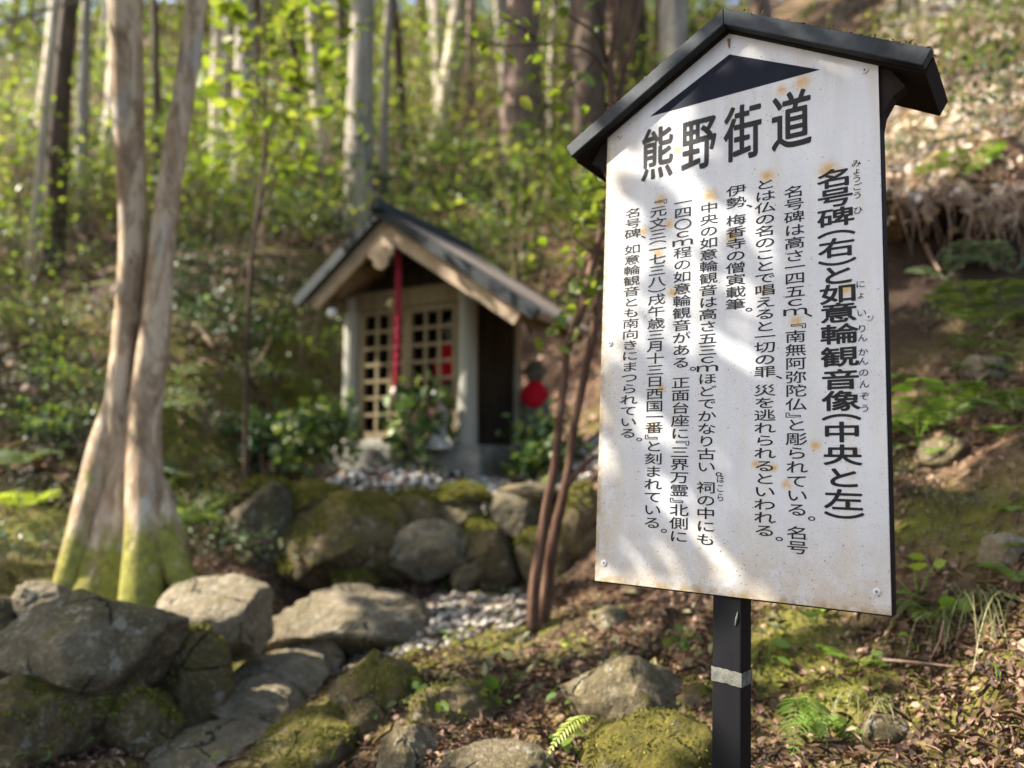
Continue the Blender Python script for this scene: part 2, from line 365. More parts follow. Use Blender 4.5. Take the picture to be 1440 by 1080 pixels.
_W = np.linalg.solve(_A, np.concatenate([PZ, np.zeros(3)]))
def H0(x, y):
    x = np.asarray(x, float); sh = x.shape; q = np.stack([x.ravel(), np.asarray(y, float).ravel()], 1); out = np.empty(len(q))
    for i in range(0, len(q), 8000):
        b = q[i:i+8000]; out[i:i+8000] = _U(((b[:, None]-PX[None])**2).sum(-1)) @ _W[:_n] + _W[_n] + b @ _W[_n+1:]
    return out.reshape(sh)
def H(x, y):
    x = np.asarray(x, float); y = np.asarray(y, float)
    a = np.clip((y-1)/6, .25, 1.6)
    return H0(x, y) + .14*a*fbm(x*1.1, y*1.1, 3) + .07*fbm(x*4, y*4, 4)
def ground_z(x, y): return float(H(np.array([x]), np.array([y]))[0])
def gpt(px, py):
    """the point of the ground seen at a pixel"""
    d = FW*F + RT*(px-CX) - UP*(py-CY); d = d/d[1]
    ys = np.concatenate([np.linspace(1.3, 12, 500), np.linspace(12.05, 50, 400)]); P = CAM + ys[:, None]*d
    hit = np.nonzero(P[:, 2] < H(P[:, 0], P[:, 1]))[0]
    return P[hit[0]] if len(hit) else P[-1]
nu, nv = 300, 420
vv = np.linspace(0, 1, nv); Yv = -7 + 7*vv/.12; Yv = np.where(vv < .12, -7 + 7.6*vv/.12, .6 + 12*((vv-.12)/.88) + 58*((vv-.12)/.88)**3.2)
uu = np.linspace(-1, 1, nu)
XX = uu[None]*(2.2 + 1.0*np.abs(Yv)[:, None]) ; YY = np.repeat(Yv[:, None], nu, 1)
ZZ = H(XX, YY)
idx = np.arange(nu*nv).reshape(nv, nu)
Q = np.stack([idx[:-1, :-1], idx[:-1, 1:], idx[1:, 1:], idx[1:, :-1]], -1).reshape(-1, 4)
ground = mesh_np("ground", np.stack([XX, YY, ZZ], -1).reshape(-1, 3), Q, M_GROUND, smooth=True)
tag(ground, kind="structure")
MOSSP = [(gpt(*a), r) for a, r in [((600,900),.5),((500,985),.4),((560,880),.3),((700,905),.35),((90,800),.6),((40,760),.5),((1400,740),.2),((1290,730),.15),((1180,980),.2),((1100,900),.2),((900,1000),.3),((420,560),.9),((250,560),.9),((240,640),.8),((1330,420),.4),((1100,960),.2)]]
gx, gy = XX.ravel(), YY.ravel(); mo = np.zeros(len(gx))
for c, r in MOSSP: mo = np.maximum(mo, np.exp(-(((gx-c[0])**2 + (gy-c[1])**2)/r**2)))
at_ = ground.data.attributes.new("moss", 'FLOAT', 'POINT'); at_.data.foreach_set("value", mo.astype(np.float32))

BARE_SHADED = [(gpt(*a), r) for a, r in [((1300,310),.35),((1400,310),.35),((1350,350),.4),((1440,360),.4),((1270,340),.35),((1300,390),.35),((1290,290),.3),((1500,330),.4),((1300,420),.4),((1400,410),.4),((1280,380),.35),((1360,400),.4)]]  # bare dark soil, with the undercut's shade painted into its colour
def bare_shaded(x, Y):
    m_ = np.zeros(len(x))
    for c, r in BARE_SHADED: m_ = np.maximum(m_, np.exp(-(((x-c[0])**2 + (Y-c[1])**2)/r**2)**2))
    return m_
at_ = ground.data.attributes.new("bare", 'FLOAT', 'POINT'); at_.data.foreach_set("value", bare_shaded(gx, gy).astype(np.float32))
# overhanging lip of the undercut bank
lip = spline([at(1215,285,4.15), at(1245,268,3.98), at(1290,276,3.9), at(1350,268,3.8), at(1410,278,3.72), at(1480,262,3.7), at(1600,268,3.8)], 60)
V = []; Fc = []; ns = 13
for i, p in enumerate(lip):
    for j in range(ns):
        t = j/(ns-1)
        if t < .5: off = np.array([.10, .75*(1-2*t), .10 - .10*(2*t)**2]) ; off[2] += max(0, ground_z(p[0]+off[0], p[1]+off[1]) - p[2])*(1-2*t)**.8
        else: off = np.array([.10*(2*t-1), .8*(2*t-1), -.10 - .05*(2*t-1)]) if j > ns//2 + 1 else np.array([0, .02, -.07])
        q = p + off; nn = mnoise.noise(Vector(q*3.1)); n2 = mnoise.noise(Vector(q*11))
        V.append(q + np.array([.06*n2, -.24*nn - .10*n2 + .06, .10*nn + .06*n2 - .05*(j > 5)*abs(n2)]))
for i in range(len(lip)-1):
    for j in range(ns-1): Fc.append((i*ns+j, (i+1)*ns+j, (i+1)*ns+j+1, i*ns+j+1))
LIPV = np.array(V).reshape(len(lip), ns, 3)
eb = mesh_np("earth_bank", V, Fc, M_GROUND, smooth=True); tag(eb, kind="structure")
# ------------------------------------------------------------------ leaves
LT = np.array([[0,0,0],[.30,.28,.07],[.24,.68,.06],[0,1,-.04],[-.24,.68,.06],[-.30,.28,.07]])
LF = np.array([[0,1,2,3],[0,3,4,5]])
LTH = np.array([[0,0,0],[.5,.35,.05],[.42,.72,.03],[0,1,-.05],[-.42,.72,.03],[-.5,.35,.05]])
def unit(a): return a/(np.linalg.norm(a, axis=-1, keepdims=True) + 1e-9)
def leaf_arrays(P, size, rng, upb=.8, droop=.25, width=1.0, tpl=LT, axis=None):
    n = len(P)
    nrm = unit(rng.normal(size=(n, 3)) + np.array([0, 0, upb*1.6]))
    ax = rng.normal(size=(n, 3)) if axis is None else axis + .45*rng.normal(size=(n, 3))
    ax[:, 2] -= droop
    ax = unit(ax - (ax*nrm).sum(1, keepdims=True)*nrm); sd = np.cross(ax, nrm)
    s = size*(.65 + .7*rng.random(n)) if np.isscalar(size) else size
    T = tpl
    V = P[:, None] + s[:, None, None]*(T[None, :, 0, None]*width*sd[:, None] + T[None, :, 1, None]*ax[:, None] + T[None, :, 2, None]*nrm[:, None])
    Fc = (np.arange(n)[:, None, None]*len(T) + LF[None]).reshape(-1, 4)
    return V.reshape(-1, 3), Fc
def leaves(name, P, size, m, parent=None, seed=0, loc=None, **k):
    V, Fc = leaf_arrays(np.asarray(P), size, np.random.default_rng(seed), **k)
    return mesh_np(name, V, Fc, m, parent, loc=loc)
def blob(rng, n, c, r, shell=.35):
    d = unit(rng.normal(size=(n, 3))); rr = rng.random(n)**shell
    return np.asarray(c) + d*rr[:, None]*np.asarray(r)

# ------------------------------------------------------------------ rocks
import bmesh
def ico(sub):
    bm = bmesh.new(); bmesh.ops.create_icosphere(bm, subdivisions=sub, radius=1)
    V = np.array([v.co[:] for v in bm.verts]); Fc = np.array([[v.index for v in f.verts] for f in bm.faces]); bm.free(); return V, Fc
ICO5, ICO3, ICO1 = ico(5), ico(3), ico(1)
def rock_mesh(size, seed, facets=11, rough=.10, base=ICO5, flat=0.):
    rng = np.random.default_rng(seed); V = base[0].copy()
    for k in range(facets):
        nn = unit(rng.normal(size=3)); d = .60 + .27*rng.random(); t = V @ nn
        V = V - np.where(t > d, (t-d)*.92, 0)[:, None]*nn
    off = rng.random(3)*50
    amp = np.array([sum(a*mnoise.noise(Vector(v*f + off)) for f, a in ((1.6, .9), (3.7, .55), (8.5, .36), (19, .2))) for v in V])
    V = V*(1 + rough*amp)[:, None]
    if flat: # horizontal bedding steps
        z = V[:, 2]; st = .22; V[:, 2] = z*(1-flat) + flat*(np.round(z/st)*st)
    return V*np.asarray(size)*.5*1.12, base[1]
def rock(label, box, Y, m, seed, dr=.9, rot=0, tilt=(0, 0), facets=11, rough=.13, flat=0., name="boulder", cat="rock", group=None, zext=0.):
    x0, y0, x1, y1 = box; c = at((x0+x1)/2, (y0+y1)/2, Y); wd = (x1-x0)/F*Y; hd = (y1-y0)/F*Y + zext
    V, Fc = rock_mesh((wd, wd*dr, hd), seed, facets, rough, ICO5, flat)
    c[2] -= zext/2
    o = mesh_np(name, V, Fc, m, smooth=True, loc=c); o.rotation_euler = (rad(tilt[0]), rad(tilt[1]), rad(rot))
    if m in (M_ROCKM, M_ROCKMM):
        rg = np.random.default_rng(seed+900); cen = V[Fc].mean(1); nn = np.cross(V[Fc[:, 1]]-V[Fc[:, 0]], V[Fc[:, 2]]-V[Fc[:, 0]]); nn = unit(nn)
        ok = np.nonzero((nn[:, 2] > (.35 if m is M_ROCKM else -.05)) & (fbm(cen[:, 0]*9/(Y/2.5) + seed, cen[:, 1]*9/(Y/2.5) + cen[:, 2]*7, 3) > (.02 if m is M_ROCKM else -.22)))[0]
        if len(ok):
            k = rg.choice(ok, 1500); P = cen[k] + rg.normal(size=(1500, 3))*.004*Y/2.5
            tf = leaves("moss", P, .011*Y/2.5, M_MOSS, o, seed, upb=.2, width=.8); tf["kind"] = "stuff"
    return tag(o, label, cat, group)
G1 = "boulders walling the stone steps"; G2 = "stones of the shrine terrace wall"
rock("large flat-topped dark grey boulder crowning the boulder wall beside the steps", (-5,830,243,985), 2.75, M_ROCKD, 11, .8, 8, (0, 6), 12, .09, .1, group=G1)
rock("yellowish mossy boulder at the bottom corner under the large flat-topped one", (-40,955,150,1130), 2.55, M_ROCKM, 12, .8, 20, group=G1)
rock("small dark mossy boulder wedged low between two larger ones beside the steps", (135,955,245,1080), 2.65, M_ROCKM, 13, .8, 0, group=G1)
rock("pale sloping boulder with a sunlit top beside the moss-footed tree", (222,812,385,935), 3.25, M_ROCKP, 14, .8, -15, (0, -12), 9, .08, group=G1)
rock("upright mossy brown boulder under the pale sunlit one", (222,895,330,1060), 2.95, M_ROCKM, 15, .8, 30, group=G1)
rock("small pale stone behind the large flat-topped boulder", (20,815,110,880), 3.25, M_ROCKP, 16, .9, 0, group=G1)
rock("low grey stone at the picture edge behind the large flat-topped boulder", (-60,845,30,905), 3.1, M_ROCK, 17, .9, 0, group=G1)
G3 = "stone steps up to the shrine"
rock("overhanging layered grey slab at the top of the stone steps", (385,832,600,925), 3.75, M_SLAB, 21, .8, 12, (0, 4), 8, .07, .55, name="stone_step", cat="stone step", group=G3)
rock("small pinkish block propping the overhanging slab of the steps", (405,895,480,960), 3.5, M_SLAB, 22, .8, 0, (0, 0), 9, .07, .2, name="stone_step", cat="stone step", group=G3)
rock("upper middle stone step, a thin layered slab tucked under the overhanging one", (345,930,475,975), 3.3, M_SLAB, 23, 1.2, -20, (2, 10), 7, .06, .5, name="stone_step", cat="stone step", group=G3)
rock("lower middle stone step with slanting bright layers", (300,968,450,1030), 3.0, M_SLAB, 27, 1.1, -14, (6, 14), 7, .07, .5, name="stone_step", cat="stone step", group=G3)
rock("lowest pale stone step at the bottom of the path", (225,1035,400,1100), 2.6, M_SLAB, 24, .9, 10, (6, 0), 7, .05, .5, name="stone_step", cat="stone step", group=G3)
G4 = "mossy rocks below the notice board"
rock("mossy boulder with a dark side edging the steps", (425,925,640,1110), 2.62, M_ROCKM, 31, .8, 25, group=G4)
rock("low mossy rock at the foot of the path beside the lowest step", (365,1005,520,1120), 2.4, M_ROCKM, 32, .9, 0, group=G4)
rock("pale lichen-spotted rock at the lower frame edge", (525,1030,625,1110), 2.08, M_ROCK, 33, .9, 30, group=G4)
rock("flat grey rock at the lower frame edge under the yellow fern frond", (625,1058,790,1120), 1.95, M_ROCK, 34, .9, 0, group=G4)
rock("cracked grey boulder capped with moss next to the black post", (795,925,965,1045), 2.24, M_ROCK, 35, .7, 0, (0, 10), 12, .10, group=G4)
rock("bright yellow mossy rock at the foot of the black post", (815,1012,1010,1130), 1.93, M_ROCKMM, 36, .8, 0, group=G4)
rock("small brown rock half buried in the moss below the twin-stemmed tree", (585,965,690,1040), 2.35, M_ROCKM, 37, .8, 10, group=G4)
WALL = [("dark grey boulder with a white lichen spot ending the terrace wall",(325,685,420,805),4.9,M_ROCKD,41),
 ("biggest boulder of the terrace wall, mossy with an orange-yellow side",(405,690,568,825),4.85,M_ROCKM,42),
 ("rounded light-topped stone set high in the terrace wall beside the biggest one",(538,695,622,760),5.0,M_ROCKM,43),
 ("rounded dark stone high in the terrace wall under the bright yellow moss",(608,690,690,762),5.0,M_ROCKD,44),
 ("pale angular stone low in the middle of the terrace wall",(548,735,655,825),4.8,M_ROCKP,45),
 ("brown stone with a yellow mossy streak low in the terrace wall",(640,745,735,828),4.8,M_ROCKM,46),
 ("bluish grey stone under the white gravel of the terrace wall",(685,690,775,765),4.95,M_ROCKD,47),
 ("small grey stone low behind the twin reddish stems",(725,745,800,832),4.75,M_ROCKM,48),
 ("dark mossy stone of the terrace wall against the notice board edge",(780,690,860,835),4.8,M_ROCKM,49),
 ("flat moss-covered capstone at the end of the terrace wall",(395,678,500,728),5.1,M_ROCKMM,50),
 ("low flat capstone with bright yellow moss on the terrace edge",(610,682,690,712),5.0,M_ROCKMM,51),
 ("small wedge stone between the biggest boulder and the pale angular one",(520,755,575,825),4.8,M_ROCKM,52)]
WALL += [("small mossy chock stone under the dark lichen-spotted end boulder",(395,770,440,822),4.75,M_ROCKM,53),("small dark stone beneath the rounded light-topped stone",(560,745,600,790),4.9,M_ROCKD,54),("small pale stone between the pale angular and the brown wall stones",(635,790,680,832),4.65,M_ROCK,55),("small mossy stone over the brown wall stone",(650,725,700,770),4.9,M_ROCKMM,56),("flat mossy capstone above the dark end boulder",(340,672,410,705),5.1,M_ROCKM,57),("flat grey capstone under the white gravel behind the twin stems",(690,676,800,706),5.0,M_ROCK,58),("small stone at the wall foot in front of the biggest boulder",(470,800,530,838),4.6,M_ROCKM,59)]
for i, (l, b, Y, m, s) in enumerate(WALL):
    rock(l, b, Y, m, s, .9, (i*37) % 50 - 25, (0, (i*23) % 20 - 10), 10, .09, group=G2)
rock("whitish stone standing on the mossy bank left of the shrine", (243,522,282,566), 6.7, M_ROCKP, 61, name="boulder")
# loose stones on the bank
LOOSE = [(860,880,70,"weathered stone on the leaf litter beside the board's lower corner"),(735,905,36,"small pale stone at the foot of the twin stems"),(655,985,45,"small pale stone on the mossy mound"),(1330,640,70,"dull stone bedded in the bank beside the notice board"),(1420,780,80,"mossy stone in the bank under the grass tuft"),(980,985,60,"brown stone in the litter just behind the post"),(1250,1030,60,"small stone in leaf litter near the lower corner of the bank"),(1385,520,70,"grey stone in the upper bank near the undercut"),(350,790,40,"small stone on the earth path before the dark wall boulder"),(520,1000,40,"small round stone in moss beside the steps")]
for i, (px, py, wpx, l) in enumerate(LOOSE):
    g = gpt(px, py); s = wpx/F*g[1]
    V, Fc = rock_mesh((s, s*.8, s*.7), 70+i, 9, .1, ICO3); o = mesh_np("stone", V, Fc, [M_ROCK, M_ROCKP, M_ROCKM][i % 3], smooth=True, loc=g); tag(o, l, "stone", "loose stones on the ground")

# gravel: too many to count
def gravel(name, box, n, s0, seed, lift=.3):
    rng = np.random.default_rng(seed); Vs = []; Fs = []; b = 0
    for k in range(n):
        Y = rng.uniform(box[1], box[3]); x = rng.uniform(box[0], box[2])
        s = s0*(.5 + rng.random()); z = ground_z(x, Y)
        R = Matrix.Rotation(rng.random()*6.28, 3, 'Z'); V = ICO1[0]*(1 + .25*rng.normal(size=(len(ICO1[0]), 1)))*np.array([s, s*.8, s*.55])
        V = V @ np.array(R) + np.array([x, Y, z + s*lift]); Vs.append(V); Fs.append(ICO1[1] + b); b += len(V)
    o = mesh_np(name, np.vstack(Vs), np.vstack(Fs), M_PEB if 'white' in name else M_PEBG); tag(o, kind="stuff"); return o
a = at(470, 680, 5.5); b_ = at(850, 680, 5.5)
gravel("white_gravel", (a[0], 5.12, b_[0], 5.75), 1300, .022, 1)
a = at(470, 840, 4.2); b_ = at(750, 840, 4.2)
gravel("grey_gravel", (a[0], 3.3, b_[0], 4.75), 2200, .018, 2)


# ------------------------------------------------------------------ notice board
SR = Matrix(((0.807075384605121, 0.5887373500932725, 0.04491832776993776), (-0.590377806334674, 0.8058167584443091, 0.045971704316505345), (-0.00913068189973943, -0.06362141475523417, 0.9979323354980478)))
sign = empty("notice_board", (0.168667, 1.597279, -0.247986 + CAMZ), "white roofed notice board with black vertical Japanese lettering on a black wooden post", "notice board")
sign.rotation_euler = SR.to_euler()
W_, HS, AP = .55, .95, 1.115
penta = [(0, 0), (W_, 0), (W_, .9765), (W_*.5, 1.14), (0, .9765)]
mb = MB(); mb.prism(penta, 0, .003); panel = mb.build("panel", M_PANEL, sign)
mb = MB(); mb.prism([(-.0015, -.003), (W_+.0015, -.003), (W_+.0015, .975), (W_*.5, 1.135), (-.0015, .975)], .0032, .038)
mb.build("backing_board", M_BLACKW, sign, bevel=.0015)
for u0 in (.012, W_-.047):
    mb = MB(); mb.box((u0, .0385, .002), (u0+.035, .082, .955)); mb.build("batten", M_BROWNW, sign, bevel=.002)
mb = MB(); mb.box((.248, .0045, -1.15), (.302, .058, .06)); post = mb.build("post", M_BLACKW, sign, bevel=.0025)
# tape round the post, slightly wrinkled
def ring(z0, z1, off, n=14):
    mb = MB(); per = []
    x0, x1, y0, y1 = .248-off, .302+off, .0045-off, .058+off
    for a, b in (((x0,y0),(x1,y0)), ((x1,y0),(x1,y1)), ((x1,y1),(x0,y1)), ((x0,y1),(x0,y0))):
        for k in range(n): per.append((a[0]+(b[0]-a[0])*k/n, a[1]+(b[1]-a[1])*k/n))
    m = len(per); V = []
    for j in range(5):
        for i, (x, y) in enumerate(per):
            e = .0007*mnoise.noise(Vector((i*.9, j*1.3, 3)))
            z = z0 + (z1-z0)*j/4 + (.0025*mnoise.noise(Vector((i*.35, j*.1, 7))) if j in (0, 4) else 0) - .004*(x-x0)/.054
            V.append((x + (e if x > .275 else -e), y-abs(e), z))
    mb.add(V, [(j*m+i, j*m+(i+1) % m, (j+1)*m+(i+1) % m, (j+1)*m+i) for j in range(4) for i in range(m)])
    return mb
ring(-.152, -.127, .0012).build("tape", M_TAPE, post)
mb = MB(); mb.tube([(.291, .0036, -.05), (.2935, .0030, -.038), (.2955, .0036, -.026)], [.0012, .0024, .001], 6); mb.build("paint_chip", M_TAPE, post)
# roof: two slabs with painted fascia and dark underside
RX0, RX1, RZ, RE = -.090, .640, 1.150, .943
th_ = .031
def slab(xe, s):
    dx, dz = xe-.275, RE-RZ; L = math.hypot(dx, dz); nx, nz_ = -dz/L*(1 if dx > 0 else -1), abs(dx)/L
    p0 = (.275, RZ); p1 = (xe, RE); q1 = (xe-nx*th_, RE-nz_*th_); q0 = (.275, RZ-th_/nz_)
    return [p0, q0, q1, p1] if dx > 0 else [p0, p1, q1, q0]
for xe in (RX0, RX1):
    poly = slab(xe, 0)
    mb = MB(); mb.prism(poly, -.030, -.008); rp = None
    c2 = [(x, z-.004) for x, z in poly]
    rb = MB(); rb.prism(c2, -.0079, .168); r = rb.build("roof_panel", M_SOFFIT, sign, bevel=.002)
    mb.build("fascia", M_ROOFPAINT, r, bevel=.0025)
# curved bracket under each eave
for s in (-1, 1):
    x0 = 0 if s < 0 else W_
    arc = [(x0, .83), (x0 + s*.006, .865), (x0 + s*.022, .893), (x0 + s*.042, .905), (x0 + s*.012, .955), (x0, .955)]
    if s > 0: arc = arc[::-1]
    mb = MB(); mb.prism(arc if s > 0 else arc[::-1][::-1], .006, .035); mb.build("bracket", M_SOFFIT, sign)
# moss and needles caught on the roof
rng = np.random.default_rng(5); P = []
for k in range(700):
    s = rng.choice([-1, 1]); t = rng.random()**.6; xe = RX0 if s < 0 else RX1
    x = .275 + (xe-.275)*t; z = RZ + (RE-RZ)*t + .002
    P.append((x, rng.uniform(-.026, .16) if rng.random() > .35 else rng.uniform(-.028, -.012), z))
o = leaves("roof_moss", P, .0085, M_DRY, sign, 5, upb=.5, width=.55); o["kind"] = "stuff"
# navy triangle
mb = MB(); mb.prism([(.1019, .9773), (.4503, .9773), (.276, 1.0642)], -.0006, .0001); mb.build("triangle", M_NAVY, panel)
# lettering
_gc = {}
def glyph(ch, bold):
    k = (ch, bold)
    if k not in _gc:
        c = bpy.data.curves.new("g", 'FONT'); c.body = ch; c.size = 1; c.resolution_u = 4
        o = bpy.data.objects.new("g", c); COL.objects.link(o); m = o.to_mesh()
        V = np.array([v.co[:] for v in m.vertices]); Fc = [tuple(p.vertices) for p in m.polygons]
        o.to_mesh_clear(); bpy.data.objects.remove(o); bpy.data.curves.remove(c); _gc[k] = (V, Fc)
    return _gc[k]
CENTER = set("ｃｍ︵︶﹃﹄")
def put(mb, ch, u, z, ex, ez, bold):
    V, Fc = glyph(ch, bold)
    lo, hi = V.min(0), V.max(0); cx, cz = .5, .365
    if ch in CENTER: cz = (lo[1]+hi[1])/2
    if ch in "ｃｍ": cx = (lo[0]+hi[0])/2
    if ch in "、。": cx, cz = .195-.62, .09
    sx = ex*(1.25 if ch in "ｃｍ" else 1); s_z = ez*(.92 if ch in "ｃｍ" else 1)
    sh = [(0, 0)] + [(math.cos(k*math.pi/3), math.sin(k*math.pi/3)) for k in range(6)]     # stroke weight: the pen moved round a small circle
    for k, (a, b) in enumerate(sh):
        mb.add([(u + (x + a*bold - cx)*sx, -.0005 - .00002*k, z + (y + b*bold*min(1.6, sx/s_z) - cz)*s_z) for x, y, _ in V], Fc)
WT = {"ｃ": .68, "ｍ": .7, "、": .5, "。": .62, "﹃": .5, "﹄": .5, "︵": .5, "︶": .5, "一": .72, "三": .9, "二": .8}
def column(text, u0, z0, u1, z1, ex, bold, name="text_column", ezk=.97):
    wts = [WT.get(c, 1) for c in text]; tot = sum(wts); pz = (z0-z1)/tot; mb = MB(); a = 0
    for c, wt in zip(text, wts):
        t = (a + wt/2)/tot; a += wt
        zc = z0 - (z0-z1)*t + (pz*.25 if c in "、。" else 0)
        put(mb, c, u0 + (u1-u0)*t, zc, ex, pz*ezk, bold)
    return mb.build(name, M_INK, panel)
mb = MB()
for ch, u in zip("熊野街道", (.1203, .2123, .3038, .3970)): put(mb, ch, u, .8893, .077, .122, .024)
mb.build("title_lettering", M_INK, panel)
HZ = [.7585,.7218,.6845,.6545,.6277,.6010,.5768,.5431,.5083,.4699,.4294,.3891,.3516,.3235,.2972,.2579,.2190,.1816,.1560]
mb = MB()
for k, (ch, z) in enumerate(zip("名号碑︵右︶と如意輪観音像︵中央と左︶", HZ)): put(mb, ch, .4735 + .007*k/18, z, .066, .0372, .019)
mb.build("heading_lettering", M_INK, panel)
column("名号碑は高さ一四五ｃｍ、﹃南無阿弥陀仏﹄と彫られている。名号", .4015, .7605, .4030, .0840, .0395, .006)
column("とは仏の名のことで唱えると一切の罪、災を逃れられるといわれる。", .3475, .7850, .3455, .0960, .042, .006)
column("伊勢、梅香寺の僧寅載筆。", .2910, .7845, .2905, .5180, .042, .006)
column("中央の如意輪観音は高さ五三ｃｍほどでかなり古い。祠の中にも", .2360, .7600, .2348, .0863, .040, .006)
column("一四〇ｃｍ程の如意輪観音がある。正面台座に﹃三界万霊﹄北側に", .1805, .7790, .1810, .0876, .041, .006)
column("﹃元文三︵一七三八︶戌午歳三月十三日西国一番﹄と刻まれている。", .1255, .7860, .1250, .0950, .041, .006)
column("名号碑、如意輪観音とも南向きにまつられている。", .0672, .7800, .0675, .2740, .041, .006)
mb = MB()
for txt, zs in (("みょうごう", (.7788,.7645,.7500,.7345,.7190)), ("ひ", (.6907,)), ("にょ", (.5556,.5364)), ("い", (.5044,)), ("りん", (.4765,.4602)), ("かん", (.4353,.4192)), ("のん", (.3993,.3796)), ("ぞう", (.3587,.338))):
    for c, z in zip(txt, zs): put(mb, c, .5105 + (.78-z)*.014, z, .0175, .0150, .004)
for c, z in zip("ほこら", (.2115, .1945, .1775)): put(mb, c, .263, z, .0165, .0165, .004)
mb.build("reading_gloss", M_INK, panel)
# screws
for u, z in ((.0203,.4899),(.0204,.0366),(.5261,.4957),(.5291,.0352),(.5277,.952),(.0285,.949)):
    mb = MB(); mb.tube([(u, .001, z), (u, -.0016, z), (u, -.0022, z)], [.0062, .0062, .0046], 16); s = mb.build("screw", M_STEEL if z < .9 else M_PANEL, panel)
    mb = MB(); mb.box((u-.0026, -.0026, z-.0005), (u+.0026, -.00215, z+.0005)); mb.box((u-.0005, -.00265, z-.0026), (u+.0005, -.0022, z+.0026)); mb.build("screw_slot", M_INK, s)
mb = MB(); mb.prism([(.272, 1.098), (.2775, 1.098), (.2765, 1.077), (.2745, 1.080)], -.003, .0); mb.build("rusty_nail", M_RUSTY, panel)

# ------------------------------------------------------------------ shrine
SO = at(576, 625, 6.0); TH = rad(27)
shrine = empty("wooden_shrine", SO, "small wooden shrine with a gabled roof and a lattice door on the stone terrace", "shrine", rot=(0, 0, -TH))
MS = Matrix.Translation(Vector(SO)) @ Matrix.Rotation(-TH, 4, 'Z')
def sw(x, y, z): return np.array(MS @ Vector((x, y, z)))
mb = MB(); mb.box((-.78, -.14, -.30), (.70, .92, -.01)); plinth = mb.build("plinth", M_PLINTH, shrine, bevel=.02)
for x in (-.575, .52):
    mb = MB(); mb.tube([(x, .0, -.01), (x, 0, .5), (x, 0, 1.20)], [.078, .074, .072], 14); mb.build("post", M_GREYW, shrine, smooth=False)
    mb = MB(); mb.box((x-.05, .72, -.01), (x+.05, .82, 1.12)); mb.build("post", M_GREYW, shrine, bevel=.008)
mb = MB(); mb.box((-.72, -.045, 1.085), (.68, .045, 1.235)); mb.build("lintel", M_LATT, shrine, bevel=.01)
mb = MB(); mb.box((-.49, -.03, -.005), (.44, .03, .05)); mb.build("sill", M_GREYW, shrine, bevel=.006)
# walls
for x in (-.575, .52):
    mb = MB(); mb.box((x-.025, .07, 0), (x+.025, .72, 1.12)); mb.build("side_wall", M_DARKW, shrine)
mb = MB(); mb.box((-.52, .74, 0), (.47, .78, 1.2)); mb.build("back_wall", M_DARKW, shrine)
mb = MB(); mb.prism([(-.50, 1.237), (.50, 1.237), (.06, 1.56), (-.06, 1.56)], .01, .04); mb.build("gable_wall", M_DARKW, shrine)
# lattice doors
for x0, x1 in ((-.485, -.028), (-.022, .435)):
    mb = MB(); z0, z1 = .055, 1.08; n = 3; m = 7
    mb.box((x0, -.022, z0), (x0+.04, .018, z1)); mb.box((x1-.04, -.022, z0), (x1, .018, z1))
    mb.box((x0+.04, -.020, z0), (x1-.04, .016, z0+.05)); mb.box((x0+.04, -.020, z1-.04), (x1-.04, .016, z1))
    for k in range(1, n):
        xx = x0+.04 + (x1-x0-.08)*k/n; mb.box((xx-.013, -.014, z0+.05), (xx+.013, .010, z1-.04))
    for k in range(1, m):
        zz = z0+.05 + (z1-z0-.09)*k/m; mb.box((x0+.04, -.017, zz-.013), (x1-.04, .013, zz+.013))
    mb.build("lattice_door", M_LATT, shrine)
# roof with different slopes, bargeboards
AX, AZ = .0, 1.695; LX, LZ = -.75, 1.105; RX, RZ2 = 1.25, .835
Y0_, Y1_ = -.40, .90
def strip(p, q, t):
    dx, dz = q[0]-p[0], q[1]-p[1]; L = math.hypot(dx, dz); n_ = (-dz/L, dx/L)
    if n_[1] < 0: n_ = (-n_[0], -n_[1])
    return n_
for q in ((LX, LZ), (RX, RZ2)):
    n_ = strip((AX, AZ), q, .05); t = .055
    a, b = (AX, AZ), q; c, d = (q[0]+n_[0]*t, q[1]+n_[1]*t), (AX, AZ+t/n_[1])
    poly = [a, b, c, d] if q[0] > AX else [d, c, b, a]
    mb = MB(); mb.prism(poly, Y0_, Y1_); rf = mb.build("roof_slope", M_ROOFB, shrine)
    # dark metal edge on the gable
    e = .012; a2 = (a[0], a[1]-e); b2 = (b[0]+(.02 if q[0] > AX else -.02), b[1]-e-.012); c2 = (b2[0]+n_[0]*(t+2*e), b2[1]+n_[1]*(t+2*e)); d2 = (d[0], d[1]+e)
    poly = [a2, b2, c2, d2] if q[0] > AX else [d2, c2, b2, a2]
    mb = MB(); mb.prism(poly, Y0_-.05, Y0_-.001); mb.build("roof_edge", M_COPPER, rf)
    # bargeboard
    t2 = .115; q2 = (a[0]+(b[0]-a[0])*.93, a[1]+(b[1]-a[1])*.93 - .014)
    poly = [(AX, AZ-.014), q2, (q2[0]-n_[0]*t2*.9, q2[1]-n_[1]*t2*.9), (AX, AZ-.014-t2/n_[1])]
    poly = poly if q[0] < AX else poly[::-1]
    mb = MB(); mb.prism(poly, Y0_+.01, Y0_+.045); mb.build("bargeboard", M_TANW, rf)
    # rafters/eave beam running back
    for f_ in (.40, .86):
        bx, bz = a[0]+(b[0]-a[0])*f_, a[1]+(b[1]-a[1])*f_
        mb = MB(); mb.box((bx-.035, Y0_+.05, bz-.105), (bx+.035, Y1_-.04, bz-.03)); mb.build("purlin", M_LATT, rf)
mb = MB(); mb.prism([(AX-.055, AZ+.035), (AX+.055, AZ+.035), (AX+.03, AZ+.125), (AX-.03, AZ+.125)], Y0_-.10, Y1_+.02); mb.build("ridge_cap", M_COPPER, shrine, bevel=.01)
